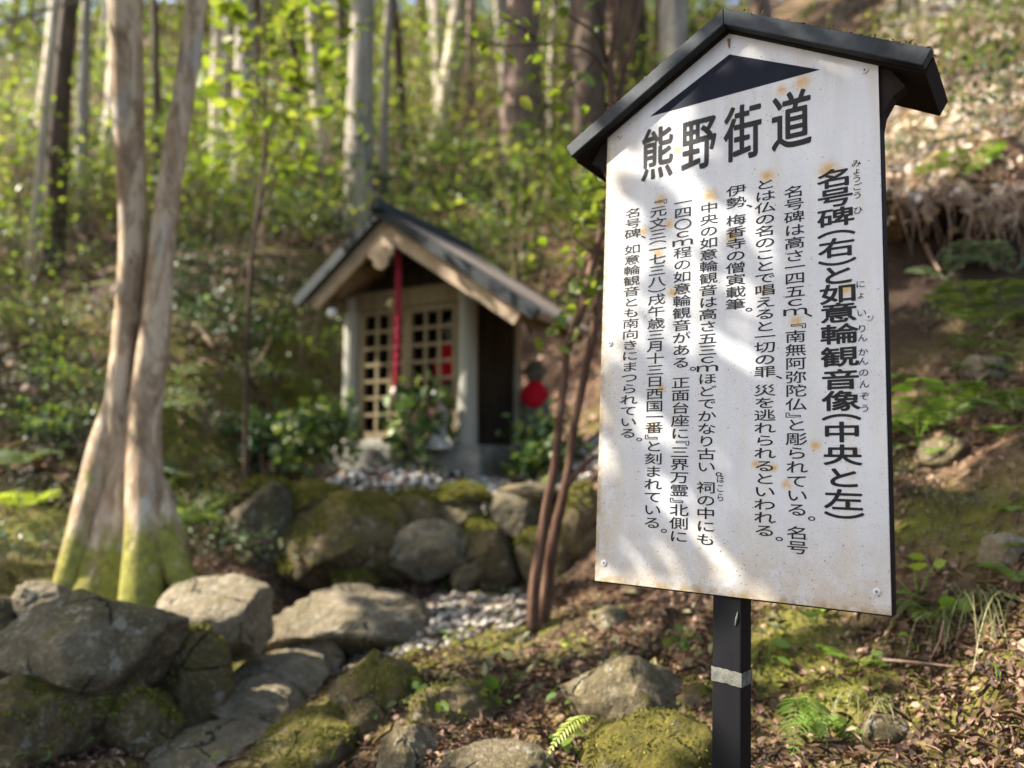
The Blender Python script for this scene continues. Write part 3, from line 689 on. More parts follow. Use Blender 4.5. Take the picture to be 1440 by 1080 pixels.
gg = [(-.10, 0), (-.085, -.075), (-.055, -.085), (-.05, -.125), (-.02, -.15), (.02, -.15), (.05, -.125), (.055, -.085), (.085, -.075), (.10, 0), (.0, .07)]
mb = MB(); mb.prism([(AX+x*1.25, 1.485+z*1.25) for x, z in gg], Y0_-.012, Y0_+.012); mb.build("gable_pendant", M_TANW, shrine, bevel=.004)
# white globe lamp hung under the left eave (its own thing)
lp = empty("globe_lamp", at(467, 440, 5.95), "small white round lamp hanging under the shrine's left eave", "lamp")
mb = MB(); mb.tube([(0,0,-.042),(0,0,-.032),(0,0,-.012),(0,0,.012),(0,0,.032),(0,0,.042)], [.008,.027,.040,.040,.027,.008], 14); mb.build("globe", M_LAMP, lp, smooth=True)
mb = MB(); mb.tube([(0,0,.040),(0,0,.075)], [.014,.012], 10); mb.tube([(0,0,.075),(.05,0.1,.22)], [.004,.004], 6); mb.build("lamp_holder", M_COPPER, lp)
# bell rope
rp = empty("bell_rope", sw(.075, -.30, .42), "twisted red bell rope hanging before the shrine's lattice door", "rope")
V = MB()
for k in range(3):
    P_ = [(.017*math.cos(z*30 + k*2.094) + .012*math.sin(z*2.6), .017*math.sin(z*30 + k*2.094), z) for z in np.linspace(0, 1.13, 110)]
    V.tube(P_, [.0105]*110, 8)
V.build("rope", M_ROPE, rp, smooth=True)
mb = MB(); mb.tube([(0,0,.0),(0,0,-.03),(0,0,-.09),(.004,0,-.11)], [.026,.036,.034,.012], 12); mb.build("tassel", M_ROPEW, rp, smooth=True)
mb = MB(); mb.tube([(-.03,-.02,.585),(-.045,-.03,.62),(-.03,-.03,.66)], [.022,.028,.018], 10); mb.build("bell", plain("brass", (.32, .24, .10), .45, .5), rp, smooth=True)

# ------------------------------------------------------------------ statues
def statue(name, label, loc, h, m, bibm, rotz, bib=True, staff=False):
    t = empty(name, loc, label, "statue", rot=(0, 0, rotz))
    prof = [(0,.24),(.03,.25),(.06,.22),(.10,.17),(.30,.175),(.46,.17),(.58,.165),(.66,.14),(.71,.085),(.735,.07),(.76,.085),(.80,.115),(.86,.128),(.92,.115),(.97,.075),(1.0,.02)]
    n = 20; V = []; Fc = []
    for i, (z, r) in enumerate(prof):
        for k in range(n):
            a_ = 2*math.pi*k/n; ca, sa = math.cos(a_), math.sin(a_); rr = r
            ry = rr*(.8 if z < .72 else .95)
            if .30 < z < .62: rr *= 1 + .10*abs(ca)                          # sleeves
            y = sa*ry
            if sa < -.5 and .80 < z < .95: y -= .012*(1-abs(ca)*2)*(1 if abs(z-.86) < .03 else .2)     # nose
            if sa < -.4 and .35 < z < .55: y -= .05*(1-abs(ca))                                         # joined hands
            x = ca*rr
            if z > .8 and z < .92 and abs(ca) > .95: x *= 1.12                                           # ears
            V.append((x*h, y*h, z*h))
    for i in range(len(prof)-1):
        for k in range(n): k2 = (k+1) % n; Fc.append((i*n+k, i*n+k2, (i+1)*n+k2, (i+1)*n+k))
    Fc += [tuple(range(n-1, -1, -1)), tuple(range((len(prof)-1)*n, len(prof)*n))]
    mesh_np("body", V, Fc, m, t, smooth=True)
    mb = MB(); mb.box((-.26*h, -.22*h, -.09*h), (.26*h, .22*h, .0)); mb.build("pedestal", m, t, bevel=.008)
    for s in (-1, 1):
        mb = MB(); mb.tube([(s*.07*h, -.118*h, .885*h), (s*.025*h, -.128*h, .885*h)], [.006*h, .008*h], 6); mb.build("eye", M_DARKW, t)
    if bib:
        V = []; nb = 15
        for j in range(7):
            z = .745 - .30*j/6; wd = .35 + 1.35*math.sin(math.pi*(.10 + .78*j/6))
            for k in range(nb):
                a_ = -math.pi/2 + (k/(nb-1)-.5)*wd*1.3; r = (.105 + .075*min(1, j/3)) + .012*math.sin(k*2.1)*(j/6)
                V.append((math.cos(a_)*r*h*1.08, (math.sin(a_)*r*.95 - .02)*h, z*h - (.05*h*(1-abs(k/(nb-1)-.5)*2) if j == 6 else 0)))
        o = mesh_np("bib", V, [(j*nb+k, (j+1)*nb+k, (j+1)*nb+k+1, j*nb+k+1) for j in range(6) for k in range(nb-1)], bibm, t, smooth=True)
        sm = o.modifiers.new("thick", 'SOLIDIFY'); sm.thickness = .006
    return t
p_ = at(753, 610, 6.35); statue("stone_statue", "dark stone statue in a bright red bib standing beside the shrine", (p_[0], p_[1], at(753, 622, 6.35)[2]), .68, M_STATUE, M_RED, rad(-8))
statue("stone_statue", "stone statue with a red bib inside the shrine behind the lattice", sw(.24, .33, 0.09), .98, M_STATUE, M_RED, -TH)
statue("stone_statue", "small pale stone figure with a salmon cloth beside the shrine's front post", sw(.36, -.17, -.005), .42, M_STATUEP, M_PINK, -TH)

# ------------------------------------------------------------------ shrubs and vases
def shrub(name, label, cat, box, Y, leaf, n, m, seed, group=None, depth=.8, stem=M_TWIG, clusters=16, upb=.8, width=1.0, base=None):
    x0, y0, x1, y1 = box; rng = np.random.default_rng(seed)
    c = at((x0+x1)/2, (y0+y1)/2, Y); wx = (x1-x0)/F*Y/2; hz = (y1-y0)/F*Y/2
    bz = ground_z(c[0], c[1]) if base is None else base
    root = np.array([c[0], c[1], min(bz, c[2]-hz*.6)])
    t = empty(name, root, label, cat, group)
    cl = blob(rng, clusters, c-root, (wx*.85, wx*depth*.85, hz*.85), .5)
    P = np.concatenate([k + rng.normal(size=(n//clusters, 3))*min(wx, hz)*.26 for k in cl])
    leaves("foliage", P, leaf, m, t, seed, upb=upb, width=width)
    mb = MB()
    for k in cl[:max(4, clusters//2)]:
        mid = k*.5 + np.array([0, 0, k[2]*.12]) + rng.normal(size=3)*.02
        r0 = max(.004, leaf*.09); mb.tube(spline([(rng.normal()*.02, rng.normal()*.02, -.03), mid, k], 7), np.linspace(r0*1.6, r0*.5, 7), 5)
    mb.build("stems", stem, t)
    return t
shrub("evergreen_shrub", "glossy evergreen shrub with light tips at the shrine's left front post", "shrub", (395,552,510,685), 5.75, .075, 520, M_LSHRINE, 101, width=1.1)
shrub("evergreen_shrub", "dark-leaved shrub on the bank left of the shrine shrub with light tips", "shrub", (335,560,420,670), 6.2, .08, 260, M_LDARK, 102, width=1.1)
shrub("evergreen_shrub", "low olive shrub in front of the red-bibbed statue's terrace corner", "shrub", (672,582,850,690), 5.5, .075, 760, M_LSHRINE, 103, width=1.1)
V_ = empty("offering_vase", sw(.12, -.30, -.30), "dark stone flower vase standing before the lattice door", "vase")
mb = MB(); mb.tube([(0,0,-.02),(0,0,.02),(0,0,.30),(0,0,.33)], [.07,.066,.062,.07], 16); mb.build("vase_body", M_VASE, V_)
mb = MB(); mb.tube([(0,0,.331),(0,0,.334)], [.055,.055], 16); mb.build("vase_mouth", M_SOFFIT, V_)
shrub("evergreen_branches", "cut evergreen branches filling the stone vase before the lattice door", "branches", (528,530,632,655), 5.62, .085, 330, M_LSHRINE, 104, clusters=20, base=sw(.12, -.3, .02)[2], width=1.1)

# ------------------------------------------------------------------ big two-stemmed tree on the boulders
T_ = empty("two_stemmed_tree", (*at(165, 845, 3.9)[:2], at(165, 850, 3.9)[2]), "smooth peeling-barked tree with two stems and a mossy flared foot on the boulders", "tree")
TB = np.array(T_.location)
def path(pxs, Y0, Y1, n, top=None):
    q = [at(px, py, Y0 + (Y1-Y0)*i/(len(pxs)-1)) for i, (px, py) in enumerate(pxs)]
    if top: q.append(np.array(q[-1]) + (np.array(q[-1])-np.array(q[-2]))/np.linalg.norm(np.array(q[-1])-np.array(q[-2]))*top)
    return spline(q, n)
def radii(px_w, Y, n, endk=.7):
    r = np.interp(np.linspace(0, 1, n), np.linspace(0, 1, len(px_w)), px_w)/2/F*Y
    return r
mb = MB()
fl = lambda th, i, p: 1 + .13*math.sin(3*th+p[2]*1.1) + .06*math.sin(7*th+1+p[2])
A = path([(150,850),(156,760),(163,640),(172,520),(181,420),(186,313),(181,200),(179,125),(176,-20)], 3.9, 3.95, 44, 4.0) - TB
B = path([(205,850),(203,760),(203,660),(203,594),(212,500),(219,440),(230,313),(247,200),(260,125),(280,-20)], 3.85, 3.98, 46, 3.6) - TB
wA = [58,52,43,37,35,37,43,46,45,32]; wB = [66,56,48,45,44,40,34,32,31,30,22]
mb.tube(A, radii(wA, 3.92, 44), 20, jit=.07, flute=lambda th, i, p: 1 + .06*math.sin(3*th+p[2]*1.1)); mb.tube(B, radii(wB, 3.9, 46), 20, jit=.07, flute=lambda th, i, p: 1 + .06*math.sin(3*th+1+p[2]))
C_ = path([(90,862),(108,790),(128,710),(146,630),(164,560),(178,460)], 3.78, 3.97, 22) - TB
mb.tube(C_, radii([48,46,44,42,32,6], 3.82, 22), 16, jit=.08)
D_ = path([(300,850),(262,822),(238,780),(218,700),(200,620)], 3.72, 3.92, 18) - TB
mb.tube(D_, radii([18,34,50,46,14], 3.78, 18), 12, jit=.1)
E_ = path([(196,868),(200,810),(204,740),(202,640),(200,560)], 3.68, 3.92, 18) - TB
mb.tube(E_, radii([60,56,52,44,14], 3.74, 18), 14, jit=.1)
Fi = path([(166,862),(170,780),(180,690),(192,600),(198,520)], 3.93, 3.92, 20) - TB
mb.tube(Fi, radii([140,96,66,40,16], 3.95, 20), 18, jit=.12, flute=lambda th, i, p: 1 + .10*math.sin(5*th+1))
trunk = mb.build("trunk", M_STEW, T_, smooth=True)
mb = MB()
rng = np.random.default_rng(21)
limbs = []
for S_, a0 in ((A, 40), (B, 42), (A, 41), (B, 43), (A, 42), (B, 44)):
    p = S_[a0]; d = unit(np.array([rng.normal(), rng.normal(), 1.1])); q = p + d*rng.uniform(1., 1.7); limbs.append(q)
    mb.tube(spline([p, p + d*.5 + np.array([0,0,.1]), q], 8), np.linspace(.035, .012, 8), 7)
mb.build("limb", M_STEW, T_, smooth=True)
P = np.concatenate([q + rng.normal(size=(110, 3))*.45 for q in limbs] + [A[-1] + rng.normal(size=(260, 3))*.6, B[-1] + rng.normal(size=(260, 3))*.6])
leaves("crown", P, .09, M_LYEL, T_, 22)
# hanging young leaves seen beside the trunk
# ------------------------------------------------------------------ twin-stemmed reddish sapling
TW = empty("twin_stemmed_tree", gpt(757, 880), "slender tree with twin reddish stems between the shrine and the notice board", "tree")
WB = np.array(TW.location); YW = float(WB[1])
s1 = path([(764,892),(766,830),(789,712),(803,626),(816,557),(832,484),(842,414),(855,300),(864,200),(872,137),(880,95),(896,30),(908,-20)], YW+.04, YW+.1, 60, .9) - WB
s2 = path([(748,890),(752,822),(769,712),(783,626),(793,541),(801,484),(816,439),(828,386),(844,337),(856,240),(861,122),(861,85),(866,0),(868,-20)], YW-.02, YW+.02, 60, .9) - WB
wob_ = np.array([[mnoise.noise(Vector((p[2]*4, 1, 0))), mnoise.noise(Vector((p[2]*4, 5, 0))), 0] for p in s1])*.012; s1 = s1 + wob_
wob_ = np.array([[mnoise.noise(Vector((p[2]*4, 9, 0))), mnoise.noise(Vector((p[2]*4, 15, 0))), 0] for p in s2])*.012; s2 = s2 + wob_
mb = MB(); mb.tube(s1, radii([23,17,13,12,12,12,11,11,10,9,8,6,4], YW, 60), 12, jit=.22); mb.tube(s2, radii([20,16,13,12,12,12,11,11,10,10,9,7,5,3], YW, 60), 12, jit=.22)
s3 = path([(797,684),(815,660),(838,640)], YW, YW, 8) - WB; mb.tube(s3, radii([9,8,6], YW, 8), 8)
mb.build("trunk", M_REDB, TW, smooth=True)
mb = MB(); rng = np.random.default_rng(31); LV = []
for pxs in ([(860,118),(838,80),(806,64),(760,62),(700,64),(650,46)], [(856,100),(840,50),(800,22),(770,-10)], [(866,120),(850,70),(846,30),(826,-20)], [(838,80),(815,110),(790,130)], [(760,62),(735,40),(700,20)], [(843,300),(815,280),(800,250)], [(838,360),(818,345),(805,330)], [(820,430),(790,440),(775,470)], [(850,250),(830,270),(815,300)], [(836,370),(822,400),(815,425)]):
    q = path(pxs, YW+.08, YW-.1, 10) - WB; mb.tube(q, np.linspace(.0085 if pxs[0][1] < 150 else .005, .003, 10), 6)
    for k in range(9): LV.append(q[rng.integers(5 if pxs[0][1] < 150 else 2, 10)] + rng.normal(size=3)*.045)
mb.build("branches", M_DARKB, TW)
for (px, py, n, s) in ((826,285,26,16),(822,335,26,18),(836,255,10,14),(812,430,8,14),(790,470,8,14),(700,75,8,22),(765,85,8,20),(820,130,7,20)):
    c = at(px, py, YW) - WB; LV += list(c + rng.normal(size=(n, 3))*np.array([s, s*1.3, s*1.5])/F*YW)
leaves("crown", np.array(LV), .062, M_LYEL, TW, 32, width=1.05, droop=.7)
mb = MB(); 

# ------------------------------------------------------------------ trunks seen on the slope
G5 = "tree trunks on the slope behind the shrine"
def slope_tree(name, label, pxs, wpx, Y, m, seed, group=None, crown=True, top=7., nn=12):
    """trunk through pixel track (base first) at distance Y; limbs and a crown above"""
    rng = np.random.default_rng(seed)
    b = at(*pxs[0], Y); g = ground_z(b[0], b[1]); b = np.array([b[0], b[1], min(b[2], g) - .15])
    t = empty(name, b, label, "tree", group)
    q = [b] + [at(px, py, Y) for px, py in pxs[1:]]
    d = q[-1]-q[0]; d /= np.linalg.norm(d); q.append(q[-1] + d*top*.5 + rng.normal(size=3)*.1); q.append(q[-1] + d*top*.5 + rng.normal(size=3)*.2)
    S_ = spline(q, 26) - b
    r = wpx/2/F*Y*np.concatenate([np.linspace(1.35, 1, 5), np.linspace(1, .3, 21)])
    mb = MB(); mb.tube(S_, r, nn, jit=.08); mb.build("trunk", m, t, smooth=True)
    if crown:
        mb = MB(); cl = []
        for k in range(9):
            p = S_[rng.integers(17, 26)]; dd = unit(np.array([rng.normal(), rng.normal(), .35])); e = p + dd*rng.uniform(.8, 1.9); cl.append(e)
            mb.tube([p, (p+e)/2 + np.array([0,0,.1]), e], [.03, .02, .008], 5)
        mb.build("limbs", m, t)
        P = np.concatenate([c + rng.normal(size=(12, 3))*.42 for c in cl]); leaves("crown", P, .16, M_LMID, t, seed)
    return t
slope_tree("cedar_tree", "thick purplish-brown cedar above the shrine roof between the sapling branches", [(735,260),(735,120),(738,-20)], 62, 11.5, M_CEDAR, 201, G5)
slope_tree("forest_tree", "thick pale grey trunk standing right behind the shrine's ridge", [(508,345),(506,200),(512,-20)], 44, 10.6, M_GREYB, 202, G5)
slope_tree("forest_tree", "thin pale leaning trunk just left of the thick pale grey one", [(470,315),(452,200),(440,60),(434,-20)], 20, 11.0, M_PALEB, 203, G5)
slope_tree("forest_tree", "thin grey trunk just right of the thick pale grey one", [(540,330),(540,180),(548,-20)], 15, 11.2, M_GREYB, 204, G5)
slope_tree("forest_tree", "dark brown trunk left of the two-stemmed tree, wide at the top", [(72,400),(82,200),(100,-20)], 30, 9.0, M_DARKB, 205, G5)
slope_tree("forest_tree", "slender tan trunk with a sunlit side leaning beside the dark brown one", [(40,410),(56,240),(68,120),(82,-20)], 13, 8.6, M_PALEB, 206, G5)
slope_tree("forest_tree", "short-looking pale trunk between the dark brown one and the two-stemmed tree", [(118,355),(116,200),(122,-20)], 18, 10.5, M_GREYB, 207, G5)
slope_tree("forest_tree", "dark trunk seen in the gap between the two stems of the peeling tree", [(222,300),(221,150),(216,-20)], 13, 11.5, M_DARKB, 208, G5)
slope_tree("forest_tree", "slim pale trunk right of the peeling two-stemmed tree", [(318,330),(314,200),(322,-20)], 14, 11.5, M_PALEB, 209, G5)
slope_tree("forest_tree", "slim dark trunk above the shrine's left eave", [(420,300),(418,150),(408,-20)], 16, 12.2, M_DARKB, 210, G5)
slope_tree("forest_tree", "tall dark trunk in the middle of the slope beside two thin pale ones", [(570,250),(562,100),(552,-20)], 15, 13.5, M_DARKB, 211, G5)
slope_tree("forest_tree", "thin cream trunk, sunlit, first right of the tall dark one", [(618,200),(616,80),(612,-20)], 12, 15.5, M_PALEB, 212, G5)
slope_tree("forest_tree", "thin cream trunk, sunlit, second right of the tall dark one", [(636,205),(634,80),(637,-20)], 10, 16.0, M_PALEB, 213, G5)
slope_tree("forest_tree", "orange-brown trunk low on the slope left of the thick cedar", [(660,190),(660,130),(664,-20)], 16, 14.5, M_CEDAR, 214, G5)
slope_tree("forest_tree", "pale thin trunk right of the thick cedar beside the board's roof", [(778,250),(775,120),(780,-20)], 12, 13.0, M_PALEB, 215, G5)
slope_tree("forest_tree", "dark trunk behind the sapling's fork just above the board's roof", [(930,200),(934,60),(936,-20)], 30, 11.0, M_DARKB, 216, G5)
slope_tree("forest_tree", "brown trunk rising behind the ridge of the board's roof", [(1075,130),(1075,40),(1072,-20)], 26, 12.0, M_CEDAR, 217, G5)
slope_tree("forest_tree", "slim brown trunk behind the far eave of the board's roof", [(1262,90),(1262,30),(1268,-20)], 12, 8.2, M_DARKB, 218, G5, crown=False)
# many look-alike trunks farther up
rng = np.random.default_rng(77); n_ = 0
VAR = []
for k in range(4):
    h = 12.; S_ = spline([(0,0,-.3),(rng.normal()*.1,rng.normal()*.1,3.5),(rng.normal()*.3,rng.normal()*.3,8),(rng.normal()*.4,rng.normal()*.4,h)], 14)
    mb = MB(); mb.tube(S_, np.linspace(.15, .05, 14), 8, jit=.06)
    t = empty("slope_tree", (0, 0, 0), "x", "tree"); mb.build("trunk", [M_GREYB, M_CEDAR, M_PALEB, M_DARKB][k], t, smooth=True)
    P = np.concatenate([S_[rng.integers(8, 14)] + rng.normal(size=3)*np.array([.9,.9,.4]) + rng.normal(size=(12, 3))*.5 for _ in range(10)])
    leaves("crown", P, .22, [M_LMID, M_LDARK, M_LYEL, M_LMID][k], t, 300+k); VAR.append(t)
LB = ["grey-barked tree far up the hazy forest slope", "red-brown cedar far up the hazy forest slope", "cream-barked tree far up the hazy forest slope", "dark-barked tree far up the hazy forest slope"]
used = [False]*4; placed = []
while n_ < 60:
    Y = rng.uniform(12.5, 36) if n_ > 13 else rng.uniform(9.6, 14.); px = rng.uniform(-40, 1300 if Y < 24 else 1200); x = (px-CX)/F*Y
    if Y < 22 and 140 < px < 300: continue
    if Y < 14. and (370 < px < 800 or px > 1000 or px < 110): continue
    if any((x-a)**2 + (Y-b)**2 < .7 for a, b in placed): continue
    placed.append((x, Y)); k = int(rng.integers(0, 4)); z = ground_z(x, Y); s = rng.uniform(.75, 1.75)
    if not used[k]:
        used[k] = True; r = VAR[k]; r.location = (x, Y, z); r.rotation_euler = (0, 0, rng.random()*6.28); r.scale = (s, s, 1); r["label"] = LB[k]; r["group"] = "far trees: " + LB[k].split()[0]
    else:
        r = dup(VAR[k], (x, Y, z), rng.random()*6.28, 1); r.scale = (s, s, 1)
    r.rotation_euler = (rng.normal()*.04, rng.normal()*.05, rng.random()*6.28); n_ += 1

# ------------------------------------------------------------------ understory saplings and bushes
def bush_proto(name, mats, n, leaf, h, seed, width=1., spread=.55, cl=16, upb=.9):
    rng = np.random.default_rng(seed); t = empty(name, (0, 0, 0), "x", "sapling" if 'sap' in name else "bush")
    cs = np.stack([rng.normal(size=cl)*spread, rng.normal(size=cl)*spread, h*(.25 + .75*rng.random(cl))], 1)
    P = np.concatenate([c + rng.normal(size=(n//cl, 3))*np.array([.22, .22, .10])*(1 + spread*.5) for c in cs])
    leaves("foliage", P, leaf, mats, t, seed, upb=upb, width=width)
    mb = MB()
    for k in range(3):
        e = np.array([rng.normal()*.25, rng.normal()*.25, h*.9]); mb.tube(spline([(rng.normal()*.06, rng.normal()*.06, -.2), e*.5 + rng.normal(size=3)*.06, e], 8), np.linspace(.018, .005, 8), 5)
    for c in cs[:8]: mb.tube([(c[0]*.3, c[1]*.3, c[2]*.6), c], [.008, .003], 4)
    mb.build("stems", M_TWIG, t); return t
PROT = [bush_proto("leafy_sapling", M_LYEL, 340, .085, 2.0, 401, 1.1), bush_proto("leafy_sapling", M_LMID, 380, .09, 1.7, 402, 1.1),
        bush_proto("low_bush", M_LOLIVE, 330, .08, .9, 403, 1., .6), bush_proto("low_bush", M_LDARK, 300, .085, .8, 404, 1.1, .5), bush_proto("low_bush", M_LGREY, 240, .09, .7, 405, 1.1, .5)]
BL = ["bright yellow-green sapling among the trunks on the forest slope", "mid-green sapling among the trunks on the forest slope", "dull olive bush among the trunks on the forest slope", "dark glossy bush among the trunks on the forest slope", "pale grey-green bush among the trunks on the forest slope"]
pu = [False]*5
def put_bush(k, x, Y, s, label=None, dz=0.):
    z = ground_z(x, Y) + dz; rz = random.random()*6.28
    if not pu[k]:
        pu[k] = True; r = PROT[k]; r.location = (x, Y, z); r.rotation_euler = (0, 0, rz); r.scale = (s,)*3
    else: r = dup(PROT[k], (x, Y, z), rz, s)
    r["label"] = label or BL[k]
    if label is None: r["group"] = "undergrowth: " + BL[k].split(" among")[0]
    elif "group" in r: del r["group"]
    return r
rng = np.random.default_rng(91)
for i in range(230):
    Y = 8.8 + 25*rng.random()**1.15; px = rng.uniform(-60, 1060); x = (px-CX)/F*Y
    if Y < 10.5 and 420 < px < 860 and rng.random() < .55: continue
    k = rng.choice(5, p=[.28, .27, .22, .13, .10] if Y > 12 else [.22, .22, .28, .16, .12])
    put_bush(int(k), x, Y, rng.uniform(.55, 1.15)*(1 if Y < 14 else 1.35 if Y < 22 else 2.1))
for i in range(110):
    Y = rng.uniform(8.2, 14.); px = rng.uniform(-60, 1000); x = (px-CX)/F*Y
    if Y < 9.3 and 400 < px < 830: continue
    put_bush(int(rng.choice([1, 2, 3, 4], p=[.3, .2, .3, .2])), x, Y, rng.uniform(.35, .75))
def bush_px(k, px, py, s, label):
    g = gpt(px, py); return put_bush(k, g[0], g[1], s, label)
bush_px(1, 640, 330, .75, "mid-green sapling leaning over the shrine roof")
bush_px(1, 770, 350, .8, "mid-green bush between the shrine roof and the twin reddish stems")
bush_px(3, 700, 400, .9, "dark bush directly behind the shrine's long roof slope")
bush_px(2, 820, 400, .8, "olive bush behind the twin reddish stems")
bush_px(4, 200, 480, .5, "pale ground shrub at the back of the two-stemmed tree")
bush_px(4, 60, 480, .5, "pale fern-like bush on the bank near the picture's edge")
bush_px(4, 90, 560, .4, "small pale bush lower on the mossy bank")
bush_px(3, 370, 640, .45, "dark low bush at the foot of the bank by the dark wall boulder")
bush_px(3, 330, 730, .3, "small dark plant on the earth path behind the sunlit boulder")
bush_px(2, 1300, 130, .7, "olive bush on the sunlit slope behind the board's far eave")
bush_px(0, 1380, 60, .5, "yellow-green bush at the top of the sunlit slope")
bush_px(4, 1300, 225, .35, "pale-leaved bush at the lip of the undercut bank")
bush_px(3, 1420, 170, .5, "dark bush on the sunlit litter slope")

rng = np.random.default_rng(171)
BP = {2: "small olive ground plant growing on the mossy bank", 3: "small dark-leaved ground plant growing on the mossy bank", 4: "small pale-leaved ground plant growing on the mossy bank"}
for i in range(46):
    px, py = (rng.uniform(-30, 420), rng.uniform(400, 800)) if i < 34 else (rng.uniform(1270, 1450), rng.uniform(420, 900))
    if i < 34 and (70 < px < 260 and py > 780): continue
    g = gpt(px, py); k = int(rng.choice([2, 3, 4], p=[.3, .3, .4])); sc_ = rng.uniform(.16, .36)*(1 if i < 34 else .4)
    o = put_bush(k, g[0], g[1], sc_, BP[k], -.02); o["group"] = BP[k]; o.name = "ground_plant"
BQ = {1: "leafy green shrub on the slope around the shrine", 2: "olive shrub on the slope around the shrine", 3: "dark shrub on the slope around the shrine", 4: "pale shrub on the slope around the shrine"}
for i in range(36):
    px, py = [(rng.uniform(230, 440), rng.uniform(330, 570)), (rng.uniform(-20, 140), rng.uniform(330, 640)), (rng.uniform(620, 880), rng.uniform(290, 470))][i % 3]
    g = gpt(px, py)
    if 430 < px < 800 and g[1] < 7.6: continue
    k = int(rng.choice([1, 2, 3, 4], p=[.25, .25, .35, .15])); o = put_bush(k, g[0], g[1], rng.uniform(.3, .55), BQ[k], -.03); o["group"] = BQ[k]; o.name = "slope_shrub"
for i in range(14):
    px, py = rng.uniform(1255, 1450), rng.uniform(10, 250); g = gpt(px, py); k = int(rng.choice([1, 2, 3]))
    o = put_bush(k, g[0], g[1], rng.uniform(.18, .4), "small " + ["", "green", "olive", "dark"][k] + " shrub rooted in the sunlit litter slope", -.03); o["group"] = "small " + str(["", "green", "olive", "dark"][k]) + " shrubs on the litter slope"; o.name = "slope_shrub"
# maple-like spray of young leaves between the peeling tree and the shrine
t = empty("maple_sapling", gpt(345, 700), "slender sapling with bright yellow-green sprays between the peeling tree and the shrine", "sapling")
TBm = np.array(t.location); rng = np.random.default_rng(55); Pm = []; mb = MB()
zt = [(300,40),(330,90),(360,130),(300,165),(345,190),(400,60),(420,110),(390,180),(440,40),(460,90),(350,40),(285,120),(410,230),(375,240),(300,240),(450,150),(480,30),(330,10),(400,10)]
main = spline([TBm*0, at(350,420,5.2)-TBm, at(372,200,5.2)-TBm, at(370,-40,5.2)-TBm], 16); mb.tube(main, np.linspace(.022, .008, 16), 7)
for px, py in zt:
    c = at(px, py, rng.uniform(4.7, 5.7)) - TBm; j = rng.integers(7, 16)
    mb.tube(spline([main[j], (main[j]+c)/2 + np.array([0,0,.06]), c], 6), np.linspace(.006, .002, 6), 4)
    Pm.append(c + rng.normal(size=(15, 3))*np.array([.13, .13, .045]))
mb.build("trunk", M_DARKB, t); leaves("crown", np.concatenate(Pm), .075, M_LYEL, t, 56, width=1.35, upb=1.4, tpl=LTH)

# ------------------------------------------------------------------ unseen trees left of the view, crowns shaped along sun rays to shade the place
GAPS = [(at(125,700,3.9), .24, 1.), (at(160,330,3.9), .10, 1.), (at(215,480,3.9), .08, 1.), (at(260,120,3.9), .12, 1.), (at(160,120,3.9), .1, .8), (at(110,790,3.8), .15, 1.), (at(212,800,3.7), .13, 1.), (at(165,480,3.9), .12, .8), (at(310,860,3.2), .22, 1.), (at(430,870,3.5), .12, 1.), (at(600,920,2.95), .28, .9), (at(700,900,3.1), .3, .8), (at(900,855,3.1), .28, .9), (at(560,1000,2.4), .2, .6),
        (at(1390,90,5.8), 1.3, .9), (at(1300,200,4.8), .8, .95), (at(1420,200,4.5), .6, .9), (at(1160,905,2.35), .12, .8), (at(1340,590,3.0), .2, .6), (at(910,1050,2.15), .14, .8), (at(850,980,2.4), .15, .5), (at(790,1030,1.93), .16, 1.), (at(1080,920,2.3), .10, .6), (at(425,800,4.6), .08, .9), (at(660,690,5.0), .16, .8), (at(360,130,5.2), .8, .75), (at(825,300,3.3), .35, .85), (at(600,340,6.3), .5, .4), (at(70,850,3.3), .12, .8), (at(660,400,5.6), .25, .4), (at(760,560,4), .2, .3)]  # holes cut in the unseen crowns so sun reaches these spots
rng = np.random.default_rng(123)
CT = [(-4.6, 2.65), (-5.6, 5.75), (-6.6, 8.6), (-4.4, -.6), (-8.5, 11.5), (-7.5, 4.55), (-9.6, 7.2), (-8.8, -.3)]
cr = {i: [] for i in range(len(CT))}
tgt = []
for k in range(1500):
    Y = .8 + 12*rng.random()**1.2; x = rng.uniform(-.75*Y-1.2, .8*Y+.5); tgt.append((x, Y))
tx = np.array(tgt); tz = H(tx[:, 0], tx[:, 1])
for (x, Y), z in zip(tgt, tz):
    tt = rng.uniform(3.2, 8.5); c = np.array([x, Y, z + rng.random()*1.2]) + SUN*tt
    px, py, d = proj(c); 
    if d[0] > .3 and -90 < px[0] < 1500 and py[0] > -130: continue
    if c[2] < 2.6: continue
    j = int(np.argmin([(c[0]-a)**2 + (c[1]-b)**2 for a, b in CT]))
    n = 34; P = c + rng.normal(size=(n, 3))*np.array([.30, .30, .16])
    cr[j].append(P)
for k in range(60):
    Y = 4.5 + 9*rng.random(); x = rng.uniform(-.7*Y, .3*Y); GAPS.append((np.array([x, Y, ground_z(x, Y)]), rng.uniform(.2, .7), .85))
GAPS.append((at(1040, 420, 1.45), .62, 1.))
for k in range(34):
    Y = 1.7 + 3.4*rng.random(); x = rng.uniform(-.62*Y, .62*Y); GAPS.append((np.array([x, Y, ground_z(x, Y)]), rng.uniform(.03, .12), 1.))
GAPS = [g for k, g in enumerate(GAPS) if k < 28 or not (4.4 < g[0][1] < 5.2 and -1.6 < g[0][0] < .4)]
def in_gap(P):
    keep = np.ones(len(P), bool)
    for g, r, pr in GAPS:
        v = P - np.asarray(g); d = np.linalg.norm(v - (v @ SUN)[:, None]*SUN, axis=1)
        keep &= ~((d < r + .10) & (rng.random(len(P)) < pr))
    return keep
